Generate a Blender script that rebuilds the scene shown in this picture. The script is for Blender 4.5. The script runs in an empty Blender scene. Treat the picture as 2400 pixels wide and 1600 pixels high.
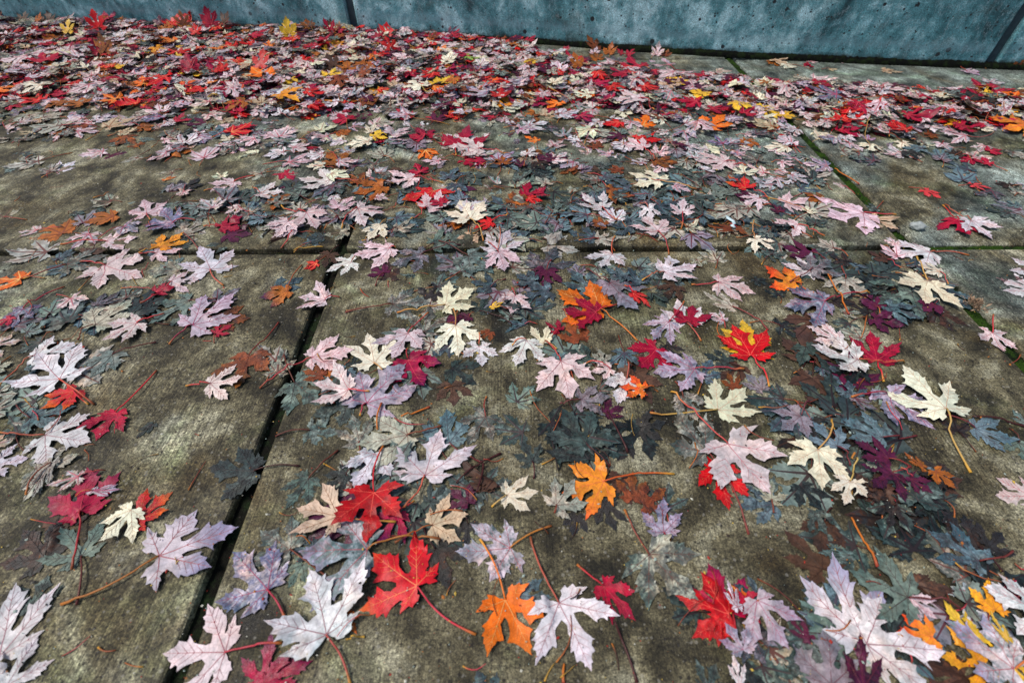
import bpy, bmesh, math, random
import numpy as np
from mathutils import Vector, geometry
S = bpy.context.scene
R = math.radians
# ---------------------------------------------------------------- camera
CAMH = .61
cam_d = bpy.data.cameras.new('camera'); cam = bpy.data.objects.new('camera', cam_d)
S.collection.objects.link(cam); S.camera = cam
cam.location = (0, 0, CAMH); cam.rotation_euler = (R(90-47.245), 0, 0)
cam_d.lens = 16.725; cam_d.sensor_width = 36; cam_d.clip_start = .02; cam_d.clip_end = 500
cam_d.dof.use_dof = True; cam_d.dof.focus_distance = .98; cam_d.dof.aperture_fstop = 4.5
# ---------------------------------------------------------------- light
SUN_EL, SUN_AZ = 60, 258
w = bpy.data.worlds.new('World'); S.world = w; w.use_nodes = True
nt = w.node_tree; bg = nt.nodes['Background']
sky = nt.nodes.new('ShaderNodeTexSky'); sky.sky_type = 'NISHITA'; sky.sun_disc = False
sky.sun_elevation = R(SUN_EL); sky.sun_rotation = R(SUN_AZ); sky.dust_density = 2.5; sky.ozone_density = 1.0
nt.links.new(sky.outputs[0], bg.inputs[0]); bg.inputs[1].default_value = .092
sd = bpy.data.lights.new('sun', 'SUN'); sd.energy = 2.1; sd.angle = R(15); sd.color = (1, .93, .84)
sun = bpy.data.objects.new('sun', sd); S.collection.objects.link(sun)
az = R(SUN_AZ); el = R(SUN_EL)
dirv = Vector((math.sin(az)*math.cos(el), math.cos(az)*math.cos(el), math.sin(el)))
sun.rotation_euler = dirv.to_track_quat('Z', 'Y').to_euler()
S.view_settings.view_transform = 'Standard'; S.view_settings.look = 'None'
S.view_settings.gamma = 1; S.view_settings.exposure = 0.55
rng = random.Random(11); nr = np.random.default_rng(5)
C = S.collection
# ---------------------------------------------------------------- helpers
def tag(o, label=None, cat=None, group=None, kind=None):
    for k, v in (('label', label), ('category', cat), ('group', group), ('kind', kind)):
        if v: o[k] = v
    return o
def link(name, me, mat=None, parent=None):
    o = bpy.data.objects.new(name, me); C.objects.link(o)
    if mat: me.materials.append(mat)
    if parent: o.parent = parent
    return o
class NB:                                     # small node-tree builder
    def __init__(s, name):
        s.m = bpy.data.materials.new(name); s.m.use_nodes = True
        s.t = s.m.node_tree; s.b = s.t.nodes['Principled BSDF']; s.out = s.t.nodes['Material Output']
    def n(s, typ, **kw):
        x = s.t.nodes.new('ShaderNode'+typ)
        for k, v in kw.items():
            if k.startswith('i_'):
                k = k[2:]; k = int(k) if k.isdigit() else k
                if hasattr(v, 'links') or isinstance(v, bpy.types.NodeSocket): s.t.links.new(v, x.inputs[k])
                else: x.inputs[k].default_value = v
            else: setattr(x, k, v)
        return x
    def math(s, op, a, b=0., clamp=False):
        return s.n('Math', operation=op, use_clamp=clamp, i_0=a, i_1=b).outputs[0]
    def noise(s, vec, scale, detail=4, rough=.6, dist=0.):
        return s.n('TexNoise', i_Vector=vec, i_Scale=scale, i_Detail=detail, i_Roughness=rough, i_Distortion=dist).outputs['Fac']
    def ramp(s, fac, stops, interp='LINEAR'):
        x = s.n('ValToRGB', i_0=fac); e = x.color_ramp.elements; x.color_ramp.interpolation = interp
        while len(e) < len(stops): e.new(.5)
        for k, (p, c) in enumerate(stops):
            e[k].position = p; e[k].color = (c, c, c, 1) if isinstance(c, (int, float)) else (*c, 1)
        return x.outputs[0]
    def mix(s, fac, a, b, blend='MIX'):
        x = s.n('Mix', data_type='RGBA', blend_type=blend)
        for k, v in ((0, fac), (6, a), (7, b)):
            if isinstance(v, bpy.types.NodeSocket): s.t.links.new(v, x.inputs[k])
            else: x.inputs[k].default_value = v if k == 0 else (*v, 1)
        return x.outputs[2]
    def set(s, k, v):
        if isinstance(v, bpy.types.NodeSocket): s.t.links.new(v, s.b.inputs[k])
        else: s.b.inputs[k].default_value = v
    def bump(s, h, strength, dist):
        s.set('Normal', s.n('Bump', i_Height=h, i_Strength=strength, i_Distance=dist).outputs[0])
    def obj(s, sc=None):
        o = s.n('TexCoord').outputs['Object']
        return s.n('Mapping', i_Vector=o, i_Scale=sc).outputs[0] if sc else o
# ---------------------------------------------------------------- materials
def paving_mat():
    b = NB('broomed_concrete'); p = b.obj()
    big = b.noise(p, 2.3, 5, .6, .5); mid = b.noise(p, 9, 6, .65, .4); fine = b.noise(p, 260, 3, .7)
    grit = b.noise(p, 620, 2, .6)
    broom = b.noise(b.obj((420, 9, 1)), 1, 3, .6)
    base = b.ramp(mid, [(.34, (.010, .009, .005)), (.43, (.042, .036, .019)), (.53, (.112, .100, .058)), (.66, (.27, .26, .180))])
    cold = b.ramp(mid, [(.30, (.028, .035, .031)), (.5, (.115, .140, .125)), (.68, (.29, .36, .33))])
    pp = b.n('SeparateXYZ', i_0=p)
    side = b.math('MULTIPLY', b.math('ADD', b.math('MULTIPLY', pp.outputs[0], .10), b.math('MULTIPLY', b.math('SUBTRACT', pp.outputs[1], 1.3), .16)), .6)  # cool sky light towards the wall and right, painted into the slab colour
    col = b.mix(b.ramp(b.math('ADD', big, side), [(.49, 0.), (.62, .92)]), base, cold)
    ochre = b.noise(p, 3.7, 4, .6, .8)
    green = b.noise(b.obj((1, 1, 1)), 5.1, 5, .65, 1.1)
    col = b.mix(b.ramp(green, [(.52, 0.), (.68, .55)]), col, b.mix(1., col, (.72, .95, .62), 'MULTIPLY'))
    col = b.mix(b.ramp(ochre, [(.55, 0.), (.72, .5)]), col, (.095, .062, .020))
    g = b.ramp(fine, [(.34, .36), (.5, .95), (.66, 1.7)])
    col = b.mix(1., col, g, 'MULTIPLY')
    g2 = b.ramp(grit, [(.34, .40), (.5, 1.), (.68, 1.9)])
    col = b.mix(.9, col, g2, 'MULTIPLY')
    bm_ = b.ramp(broom, [(.36, .50), (.5, 1.), (.64, 1.6)])
    region = b.ramp(b.noise(p, 1.9, 2, .5), [(.38, .15), (.6, .85)])
    col = b.mix(region, col, b.mix(1., col, bm_, 'MULTIPLY'))
    clot = b.noise(p, 34, 5, .7, .6)
    col = b.mix(1., col, b.ramp(clot, [(.34, .50), (.5, 1.), (.66, 1.5)]), 'MULTIPLY')
    stain = b.noise(p, 6.5, 5, .62, .9)
    col = b.mix(b.ramp(stain, [(.56, 0.), (.66, .62)]), col, b.mix(1., col, (.30, .28, .27), 'MULTIPLY'))
    pv = b.n('TexVoronoi', i_Vector=p, i_Scale=230., i_Randomness=1.)
    pit = b.math('GREATER_THAN', b.math('MULTIPLY', b.math('POWER', b.n('SeparateColor', i_0=pv.outputs['Color']).outputs[0], 9.), .55), pv.outputs['Distance'])
    col = b.mix(b.math('MULTIPLY', pit, .85), col, (.012, .010, .008))
    agg = b.math('GREATER_THAN', b.math('MULTIPLY', b.math('POWER', b.n('SeparateColor', i_0=pv.outputs['Color']).outputs[1], 10.), .55), pv.outputs['Distance'])
    col = b.mix(b.math('MULTIPLY', agg, .35), col, (.30, .29, .25))
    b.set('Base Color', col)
    b.set('Roughness', b.ramp(stain, [(.5, .72), (.68, .42)]))
    b.set('Specular IOR Level', .30)
    h = b.math('ADD', b.math('MULTIPLY', fine, .7), b.math('ADD', b.math('MULTIPLY', grit, .5), b.math('MULTIPLY', broom, .9)))
    b.bump(h, .8, .0014)
    return b.m
def wall_mat():
    b = NB('cast_concrete'); p = b.obj()
    big = b.noise(p, 3.2, 6, .62, .6); mid = b.noise(p, 17, 5, .65, .3); fine = b.noise(p, 330, 3, .7)
    streak = b.noise(b.obj((16, 16, 1.7)), 1, 5, .6, .4)
    wave = b.noise(b.obj((1.5, 1.5, 22)), 1, 4, .6, .8)
    f = b.math('ADD', b.math('MULTIPLY', big, .45), b.math('ADD', b.math('MULTIPLY', mid, .35), b.math('MULTIPLY', streak, .2)))
    col = b.ramp(f, [(.40, (.008, .044, .054)), (.46, (.036, .138, .162)), (.52, (.100, .268, .305)), (.58, (.36, .58, .63))])  # blue of the sky light is put into the concrete colour
    col = b.mix(b.ramp(wave, [(.55, 0.), (.7, .45)]), col, (.16, .36, .43))
    rusty = b.noise(p, 6, 5, .7, 1.)
    col = b.mix(b.ramp(rusty, [(.56, 0.), (.70, .55)]), col, (.075, .085, .070))
    scr = b.n('TexNoise', i_Vector=b.obj((5, 5, 3)), i_Scale=1.3, i_Detail=6, i_Roughness=.7, i_Distortion=3.5).outputs['Fac']
    line = b.ramp(b.math('ABSOLUTE', b.math('SUBTRACT', scr, .5)), [(.0, .55), (.012, 0.)])
    col = b.mix(line, col, (.38, .48, .52))
    col = b.mix(1., col, b.ramp(fine, [(.34, .42), (.5, 1.), (.66, 1.75)]), 'MULTIPLY')
    v = b.n('TexVoronoi', i_Vector=p, i_Scale=38., i_Randomness=1.); dist = v.outputs['Distance']
    size = b.n('SeparateColor', i_0=v.outputs['Color']).outputs[0]
    rad = b.math('MULTIPLY', b.math('POWER', size, 7.), .34)
    wob = b.math('MULTIPLY', b.noise(p, 120, 2, .6), .10)
    hole = b.math('GREATER_THAN', b.math('SUBTRACT', b.math('ADD', rad, wob), b.math('ADD', dist, .04)), 0.)
    v2 = b.n('TexVoronoi', i_Vector=p, i_Scale=95., i_Randomness=1.)
    s2 = b.n('SeparateColor', i_0=v2.outputs['Color']).outputs[1]
    hole2 = b.math('GREATER_THAN', b.math('MULTIPLY', b.math('POWER', s2, 10.), .4), v2.outputs['Distance'])
    holes = b.math('MAXIMUM', hole, hole2)
    col = b.mix(holes, col, (.010, .016, .020))
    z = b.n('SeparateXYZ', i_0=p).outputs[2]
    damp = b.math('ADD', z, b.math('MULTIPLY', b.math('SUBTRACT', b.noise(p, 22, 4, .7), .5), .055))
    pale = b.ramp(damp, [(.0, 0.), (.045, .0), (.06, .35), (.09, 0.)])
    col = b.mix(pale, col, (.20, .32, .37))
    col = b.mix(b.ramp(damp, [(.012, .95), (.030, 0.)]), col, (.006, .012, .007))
    b.set('Base Color', col); b.set('Roughness', .62)
    h = b.math('SUBTRACT', b.math('ADD', b.math('MULTIPLY', fine, .3), b.math('MULTIPLY', mid, .5)), b.math('MULTIPLY', holes, 1.6))
    b.bump(h, .6, .003)
    return b.m
def soil_mat(name, dark, green, amount):
    b = NB(name); p = b.obj()
    n = b.noise(p, 42, 5, .7); f = b.noise(p, 500, 3, .7)
    col = b.mix(b.ramp(n, [(.5-amount, 0.), (.62-amount, 1.)]), dark, green)
    col = b.mix(1., col, b.ramp(f, [(.3, .3), (.5, 1.), (.7, 2.2)]), 'MULTIPLY')
    b.set('Base Color', col); b.set('Roughness', .8); b.set('Specular IOR Level', .12); b.bump(f, .9, .003)
    return b.m
def leaf_mat():
    b = NB('leaf_skin')
    a = b.n('Attribute', attribute_name='col'); a2 = b.n('Attribute', attribute_name='mot')
    uv = b.n('UVMap', uv_map='uv').outputs[0]
    n1 = b.noise(uv, 3.2, 5, .68, .5); n2 = b.noise(uv, 17, 3, .7)
    mott = a2.outputs['Alpha']
    thr = b.math('SUBTRACT', .74, b.math('MULTIPLY', mott, .34))
    f = b.math('ADD', b.math('MULTIPLY', n1, .68), b.math('MULTIPLY', n2, .32))
    m = b.math('MULTIPLY', b.math('SUBTRACT', f, thr), 9., True)
    m = b.math('MULTIPLY', m, b.math('MINIMUM', b.math('MULTIPLY', mott, 1.5), 1.))
    col = b.mix(m, a.outputs['Color'], a2.outputs['Color'])
    net = b.n('TexVoronoi', feature='DISTANCE_TO_EDGE', i_Vector=uv, i_Scale=13., i_Randomness=1.).outputs['Distance']
    netd = b.ramp(net, [(0., .80), (.10, 1.02)])
    vein = b.math('GREATER_THAN', .5, b.math('MULTIPLY', mott, 0.))
    tn = b.noise(uv, 5.5, 5, .66, .4)
    tone = b.ramp(tn, [(.3, .80), (.5, 1.), (.7, 1.14)]); tone2 = b.ramp(tn, [(.32, .42), (.5, .95), (.66, 1.75)])
    col = b.mix(1., col, b.mix(mott, tone, tone2), 'MULTIPLY')
    warm = b.ramp(b.noise(uv, 2.1, 3, .6), [(.52, 0.), (.66, .6)])
    col = b.mix(b.math('MULTIPLY', warm, b.math('MULTIPLY', mott, .9)), col, b.mix(1., col, (1.35, .92, .62), 'MULTIPLY')); col = b.mix(.8, col, netd, 'MULTIPLY')
    sp = b.noise(uv, 46, 2, .6)
    dots = b.math('MULTIPLY', b.math('MULTIPLY', b.math('SUBTRACT', sp, .665), 14., True), b.math('MINIMUM', mott, .75), True)
    col = b.mix(dots, col, b.mix(1., a2.outputs['Color'], (.25, .2, .22), 'MULTIPLY'))
    st = b.ramp(b.noise(uv, 1.7, 4, .62, .6), [(.47, 0.), (.60, 1.)])
    col = b.mix(b.math('MULTIPLY', st, b.math('MULTIPLY', mott, 1.1), True), col, b.mix(1., col, (.50, .66, .68), 'MULTIPLY'))
    b.set('Base Color', col); b.set('Roughness', a.outputs['Alpha'])
    b.set('Specular IOR Level', .28)
    b.bump(b.math('ADD', b.math('MULTIPLY', netd, .5), b.math('MULTIPLY', n2, .6)), .55, .0012)
    return b.m
def plain_mat(name, c1, c2, rough=.7, sc=90):
    b = NB(name); n = b.noise(b.obj(), sc, 4, .65)
    b.set('Base Color', b.mix(b.ramp(n, [(.35, 0.), (.65, 1.)]), c1, c2)); b.set('Roughness', rough); b.bump(n, .5, .001)
    return b.m
M_PAVE, M_WALL, M_LEAF = paving_mat(), wall_mat(), leaf_mat()
M_SOIL = soil_mat('joint_soil', (.006, .006, .004), (.012, .022, .008), .02)
M_MOSS = soil_mat('moss', (.005, .010, .003), (.020, .048, .004), .08)
M_SLIME = soil_mat('wall_foot_algae', (.001, .0015, .001), (.007, .014, .003), .02)
MARKS = ['small golden orange leaf just above the cross joint', 'crimson leaf above the cross joint', 'large clean pink white leaf below the cross joint', 'violet mottled leaf with long red stalk', 'rust orange leaf below the mossy joint', 'small scarlet leaf above the cross joint', 'big mauve grey leaf on the cross joint', 'smooth teal grey leaf under the cross joint', 'purple leaf fading to orange', 'small pink leaf on the near dark joint', 'bright cream leaf at the centre', 'wide cream leaf above the cross joint', 'pink leaf with thick magenta stalk over the joint', 'big slate grey leaf right of centre', 'large white leaf below the cross joint', 'small bright red leaf beside the slate grey leaf', 'spotted amber leaf under a crimson leaf', 'crimson leaf lying on the spotted amber leaf', 'scarlet leaf lying on a golden leaf', 'big rosy leaf with red stalk reaching the mossy joint', 'crimson leaf under a lavender leaf', 'glowing orange leaf under a grey white leaf', 'crimson leaf beside the white pair of leaves', 'largest lavender leaf with pink stalk', 'fiery red leaf tucked under the largest lavender leaf', 'blotched crimson leaf with tall stalk', 'dark crimson leaf with purple rim', 'red leaf with one orange lobe', 'rust brown leaf alone on the bare slab', 'charcoal leaf lying across the near dark joint', 'clean pink leaf with very long stalk', 'magenta leaf with dark purple tip', 'big lilac leaf with short orange stalk', 'big silvery leaf with bent orange stalk', 'dappled beige leaf with upright red stalk', 'tan leaf touching the scarlet leaf', 'pure scarlet leaf with hot red stalk', 'pink leaf pointing down beside the bare strip', 'small flame coloured leaf', 'violet leaf with mottled lobes right of the small flame coloured leaf', 'big beige leaf left of the white pair', 'biggest white leaf with orange stalk crossing it', 'narrow scarlet leaf under an orange stalk', 'large orange leaf with straight stalk', 'cream leaf with long yellow stalk', 'teal grey leaf with dark red stalk', 'cream leaf with pale curved stalk', 'blue grey leaf on the bare near slab', 'long pale leaf at the picture edge', 'narrow lobed lilac leaf with teal stains', 'pink leaf with purple blotches', 'dark plum leaf cut by the lower picture edge', 'large white leaf with orange stalk near the front', 'crimson leaf with orange lobe tips', 'mottled lavender leaf crossed by two stalks', 'bright orange leaf near the front', 'large lavender white leaf beside the bright orange leaf', 'folded crimson leaf alone near the front', 'teal and cream mottled leaf near the front', 'tall violet tipped leaf in the front heap', 'bright yellow leaf in the front heap', 'wide crimson leaf right of the golden leaf']
LEAVES = [
(-842, 961, 77, 123, 'W', 1.0, -825, 941, 2, 0, 'pale pink leaf nearest left of the #1'),
(-764, 925, 81, -175, 'L', 1.0, -715, 931, 2, 0, 'lilac leaf nearest left of the #1'),
(-928, 883, 59, -98, 'W', 1.0, -941, 908, 2, 0, ''),
(-876, 857, 67, 18, 'W', 1.0, -968, 846, 2, 0, 'pale pink leaf nearest above the #2'),
(-723, 885, 64, 73, 'G', 1.0, -661, 825, 1, 0, 'beige grey leaf nearest left of the #1'),
(-748, 832, 64, 69, 'OY', 1.0, -782, 802, 3, 0, 'small golden orange leaf just above the cross joint'),
(-868, 910, 51, -24, 'L', 1.0, -898, 864, 2, 0, ''),
(-1056, 898, 40, -177, 'W', 1.0, -1000, 908, 2, 0, ''),
(-1168, 952, 46, 107, 'G', 1.0, -1106, 941, 1, 0, ''),
(-912, 952, 64, -151, 'OB', 1.0, 0, 0, 1, 0, ''),
(-884, 1013, 34, 172, 'T', 1.0, 0, 0, 0, 0, ''),
(-789, 1003, 43, -130, 'T', 1.0, -752, 1018, 0, 0, ''),
(-802, 1060, 35, -87, 'W', 1.0, -816, 1095, 2, 0, ''),
(-702, 1110, 67, -116, 'W', 1.0, -657, 1137, 2, 0, 'pale pink leaf, second nearest above the #1'),
(-744, 1137, 43, 128, 'C', 1.0, 0, 0, 2, 0, ''),
(-879, 1118, 30, 44, 'O', 0.5, 0, 0, 2, 0, ''),
(-880, 1160, 50, -122, 'G', 1.0, 0, 0, 1, 0, ''),
(-811, 1073, 62, 72, 'D', 1.0, 0, 0, 0, 0, ''),
(-851, 1088, 51, -156, 'T', 1.0, 0, 0, 0, 0, ''),
(-696, 979, 58, 96, 'w', 1.0, -681, 921, 2, 0, ''),
(-631, 975, 37, -138, 'W', 1.0, -589, 952, 2, 0, ''),
(-648, 906, 55, 39, 'M', 1.0, -687, 908, 2, 0, 'crimson leaf above the cross joint'),
(-624, 883, 58, -4, 'P', 1.0, 0, 0, 1, 0, 'dark plum leaf nearest below and right of the #1'),
(-609, 863, 54, -159, 'T', 1.0, 0, 0, 0, 0, 'wet teal grey leaf nearest below and left of the #1'),
(-610, 760, 102, 122, 'w', 1.0, -564, 712, 2, 0, 'silvery white leaf nearest below and left of the #1'),
(-828, 771, 106, -22, 'W', 1.0, -885, 783, 3, 0, 'large clean pink white leaf below the cross joint'),
(-910, 776, 78, 31, 'G', 1.0, -971, 731, 1, 0, 'beige grey leaf nearest left of the #2'),
(-830, 783, 52, 39, 'G', 1.0, -839, 697, 1, 0, ''),
(-746, 812, 54, 10, 'W', 1.0, -787, 811, 2, 0, 'pale pink leaf nearest below the #0'),
(-671, 755, 68, -176, 'G', 1.0, 0, 0, 1, 0, 'beige grey leaf nearest below the #0'),
(-666, 718, 53, 20, 'W', 1.0, -689, 651, 2, 0, 'pale pink leaf nearest above and left of the #3'),
(-684, 689, 38, 25, 'M', 1.0, -757, 701, 2, 0, ''),
(-971, 728, 59, 177, 'O', 1.0, -928, 734, 2, 0, ''),
(-610, 666, 81, -127, 'T', 1.0, -559, 671, 0, 0, 'wet teal grey leaf nearest left of the #3'),
(-572, 599, 103, 63, 'L', 1.0, -594, 556, 3, 0, 'violet mottled leaf with long red stalk'),
(-536, 617, 61, 8, 'B', 1.0, 0, 0, 1, 0, 'rust brown leaf nearest right of the #3'),
(-523, 582, 32, 50, 'M', 1.0, -517, 558, 2, 0, ''),
(-742, 597, 78, 75, 'G', 1.0, -759, 566, 2, 0, 'beige grey leaf nearest below the #2'),
(-775, 652, 50, 68, 'V', 1.0, 0, 0, 1, 0, 'mauve grey leaf nearest above and right of the #23'),
(-833, 669, 45, -50, 'W', 1.0, -871, 681, 2, 0, ''),
(-671, 602, 61, -137, 'W', 1.0, -637, 630, 3, 0, 'pale pink leaf nearest below the #2'),
(-901, 640, 55, -80, 'L', 1.0, -872, 708, 2, 0, 'lilac leaf nearest above and left of the #23'),
(-907, 615, 30, -105, 'M', 1.0, 0, 0, 2, 0, ''),
(-845, 629, 50, 107, 'T', 1.0, 0, 0, 0, 0, ''),
(-857, 582, 42, 49, 'T', 1.0, 0, 0, 0, 0, ''),
(-457, 1110, 88, 175, 'w', 1.0, -376, 1094, 2, 0, 'silvery white leaf nearest left of the #4'),
(-461, 1137, 59, -25, 'C', 1.0, 0, 0, 2, 0, ''),
(-593, 1157, 56, -44, 'M', 1.0, -636, 1160, 2, 0, ''),
(-237, 1151, 59, 109, 'M', 1.0, -233, 1057, 2, 0, ''),
(-249, 1121, 73, -149, 'W', 1.0, -173, 1105, 2, 0, 'pale pink leaf nearest right of the #4'),
(-319, 1078, 81, -148, 'OB', 1.0, 0, 0, 1, 0, 'rust orange leaf below the mossy joint'),
(-321, 1020, 30, -5, 'W', 1.0, -347, 991, 2, 0, ''),
(-190, 1055, 98, -108, 'RO', 1.0, 0, 0, 2, 0, 'red and orange leaf nearest right of the #4'),
(-196, 975, 78, 63, 'W', 1.0, -228, 930, 2, 0, 'pale pink leaf nearest above and left of the #5'),
(-162, 991, 37, 145, 'M', 1.0, 0, 0, 3, 0, ''),
(-94, 925, 85, 107, 'C', 1.0, -61, 847, 3, 0, 'cream leaf nearest above and left of the #5'),
(-47, 913, 47, -153, 'R', 1.0, -10, 939, 2, 0, 'small scarlet leaf above the cross joint'),
(-90, 879, 42, -108, 'N', 1.0, -87, 891, 2, 0, 'tan leaf nearest below and left of the #5'),
(-610, 1047, 63, 2, 'w', 1.0, -631, 1065, 2, 0, 'silvery white leaf nearest above and right of the #1'),
(-557, 998, 49, 53, 'G', 1.0, 0, 0, 1, 0, ''),
(-475, 896, 67, 175, 'W', 1.0, -491, 832, 2, 0, 'pale pink leaf, second nearest right of the #1'),
(-501, 921, 60, -102, 'W', 1.0, -479, 952, 2, 0, 'pale pink leaf nearest right of the #1'),
(-469, 952, 79, -50, 'W', 1.0, -537, 984, 2, 0, 'pale pink leaf nearest above the #9'),
(-401, 972, 62, 74, 'W', 1.0, 0, 0, 2, 0, 'pale pink leaf nearest below and left of the #4'),
(-354, 966, 73, -25, 'W', 1.0, -379, 904, 2, 0, 'pale pink leaf nearest below the #4'),
(-368, 896, 51, -161, 'G', 1.0, 0, 0, 1, 0, 'beige grey leaf nearest below and left of the #4'),
(-412, 871, 40, 180, 'K', 1.0, 0, 0, 0, 0, ''),
(-292, 904, 53, -111, 'C', 1.0, -268, 934, 2, 0, 'cream leaf nearest above and left of the #6'),
(-255, 900, 46, 13, 'G', 1.0, -263, 879, 1, 0, 'beige grey leaf nearest above the #6'),
(-257, 826, 81, -156, 'W', 1.0, -245, 827, 3, 0, 'pale pink leaf nearest left of the #6'),
(-309, 847, 31, 157, 'V', 1.0, 0, 0, 1, 0, ''),
(-330, 785, 58, -152, 'w', 1.0, -316, 812, 2, 0, 'silvery white leaf nearest left of the #6'),
(-189, 809, 72, -147, 'V', 1.0, -110, 843, 1, 0, 'big mauve grey leaf on the cross joint'),
(-167, 847, 71, 35, 'T', 1.0, 0, 0, 0, 0, 'wet teal grey leaf nearest left of the #5'),
(-92, 803, 84, -40, 'T', 1.0, -158, 857, 0, 0, 'smooth teal grey leaf under the cross joint'),
(-30, 820, 72, 70, 'w', 1.0, -27, 894, 2, 0, 'silvery white leaf nearest below and right of the #5'),
(-28, 809, 67, -72, 'W', 1.0, 0, 0, 2, 0, 'pale pink leaf nearest right of the #7'),
(-401, 781, 30, -148, 'RO', 1.0, -388, 805, 2, 0, ''),
(-383, 816, 51, -95, 'H', 1.0, 0, 0, 0, 0, 'dark brown leaf nearest above the #9'),
(-451, 703, 52, 52, 'U', 1.0, 0, 0, 1, 0, 'blue grey leaf nearest above and right of the #8'),
(-431, 692, 55, -159, 'PO', 1.0, -430, 776, 2, 0, 'purple leaf fading to orange'),
(-354, 670, 58, 168, 'W', 1.0, -328, 678, 3, 0, 'small pink leaf on the near dark joint'),
(-257, 750, 40, 146, 'P', 1.0, -267, 711, 1, 0, 'dark plum leaf nearest left of the #6'),
(-224, 657, 74, 9, 'G', 1.0, -308, 636, 1, 0, 'beige grey leaf nearest below the #6'),
(-156, 676, 48, 86, 'D', 1.0, 0, 0, 0, 0, 'blackened leaf nearest left of the #10'),
(-125, 655, 72, 38, 'C', 1.0, -212, 634, 3, 0, 'bright cream leaf at the centre'),
(-41, 705, 48, 156, 'U', 1.0, -12, 731, 1, 0, 'blue grey leaf nearest below the #7'),
(-61, 639, 41, 72, 'K', 1.0, 0, 601, 0, 0, 'dark soaked leaf nearest right of the #10'),
(6, 674, 52, -102, 'W', 1.0, 0, 695, 2, 0, 'pale pink leaf nearest right of the #10'),
(-37, 638, 30, 36, 'Y', 0.4, 0, 0, 2, 0, ''),
(-156, 585, 68, 88, 'G', 1.0, -171, 571, 1, 0, 'beige grey leaf nearest below and left of the #10'),
(-101, 598, 77, -77, 'C', 1.0, -108, 638, 3, 0, 'cream leaf nearest below the #10'),
(-39, 587, 30, -134, 'B', 1.0, 0, 0, 1, 0, 'rust brown leaf nearest below and right of the #10'),
(-78, 623, 30, -155, 'P', 1.0, 0, 0, 1, 0, ''),
(-186, 585, 52, -177, 'T', 0.5, 0, 0, 0, 0, 'wet teal grey leaf nearest above and left of the #31'),
(-183, 578, 66, -99, 'W', 1.0, -153, 630, 3, 0, 'pale pink leaf nearest above and left of the #31'),
(-230, 512, 81, 104, 'C', 1.0, -202, 476, 2, 0, 'cream leaf nearest above the #32'),
(32, 1042, 63, 35, 'M', 1.0, 0, 0, 2, 0, 'crimson leaf nearest above and right of the #5'),
(0, 993, 63, 38, 'OB', 1.0, 0, 0, 1, 0, 'rust orange leaf nearest above and right of the #5'),
(39, 1008, 37, -11, 'R', 1.0, 0, 0, 2, 0, ''),
(96, 961, 56, 73, 'T', 1.0, 73, 904, 0, 0, 'wet teal grey leaf nearest left of the #11'),
(208, 977, 70, 125, 'w', 1.0, 237, 928, 2, 0, 'silvery white leaf nearest below and left of the #11'),
(366, 1094, 86, 154, 'C', 1.0, 448, 1052, 3, 0, 'wide cream leaf above the cross joint'),
(397, 1067, 45, -38, 'W', 1.0, 0, 0, 2, 0, ''),
(283, 1057, 46, 160, 'U', 1.0, 0, 0, 1, 0, ''),
(328, 1027, 48, 159, 'U', 1.0, 273, 1013, 1, 0, ''),
(457, 1073, 34, 142, 'G', 1.0, 409, 1143, 1, 0, ''),
(493, 1037, 65, 83, 'T', 1.0, 0, 0, 0, 0, 'wet teal grey leaf nearest above and right of the #38'),
(437, 1025, 68, -61, 'T', 1.0, 388, 1008, 0, 0, 'wet teal grey leaf nearest right of the #11'),
(388, 952, 61, 80, 'W', 1.0, 373, 894, 2, 0, 'pale pink leaf nearest below and right of the #11'),
(315, 977, 51, -82, 'w', 1.0, 301, 999, 2, 0, 'silvery white leaf nearest above the #12'),
(318, 881, 72, 104, 'W', 1.0, 329, 811, 3, 0, 'pink leaf with thick magenta stalk over the joint'),
(207, 908, 40, 148, 'OB', 1.0, 0, 0, 1, 0, ''),
(268, 896, 54, 152, 'U', 1.0, 0, 0, 1, 0, 'blue grey leaf nearest left of the #12'),
(189, 863, 47, 0, 'G', 1.0, 144, 857, 1, 0, 'beige grey leaf nearest left of the #12'),
(88, 871, 48, 140, 'T', 1.0, 0, 0, 0, 0, 'wet teal grey leaf nearest right of the #5'),
(77, 843, 73, -16, 'G', 1.0, 0, 0, 1, 0, 'beige grey leaf nearest above the #16'),
(576, 1073, 63, 117, 'RO', 1.0, 617, 1030, 2, 0, 'red and orange leaf nearest right of the #11'),
(646, 1088, 57, 135, 'w', 1.0, 0, 0, 2, 0, ''),
(590, 1022, 63, -148, 'W', 1.0, 613, 1017, 2, 0, 'pale pink leaf nearest above and right of the #14'),
(575, 1032, 43, 159, 'P', 1.0, 0, 0, 1, 0, ''),
(511, 961, 45, 102, 'G', 1.0, 0, 0, 1, 0, ''),
(514, 961, 69, -145, 'G', 1.0, 0, 0, 1, 0, ''),
(483, 896, 54, 166, 'B', 0.6, 0, 0, 1, 0, ''),
(498, 896, 30, -46, 'B', 0.6, 0, 0, 1, 0, ''),
(389, 896, 40, -12, 'G', 1.0, 0, 0, 1, 0, ''),
(521, 855, 51, -57, 'C', 1.0, 546, 930, 3, 0, 'cream leaf nearest above and left of the #21'),
(59, 767, 79, 65, 'V', 1.0, 22, 702, 1, 0, 'mauve grey leaf nearest above and left of the #16'),
(70, 755, 60, -91, 'P', 1.0, 0, 0, 1, 0, 'dark plum leaf nearest above and left of the #16'),
(43, 718, 45, 149, 'U', 1.0, 0, 0, 1, 0, 'blue grey leaf nearest right of the #7'),
(71, 692, 61, -165, 'U', 1.0, 0, 0, 1, 0, 'blue grey leaf nearest left of the #16'),
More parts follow.
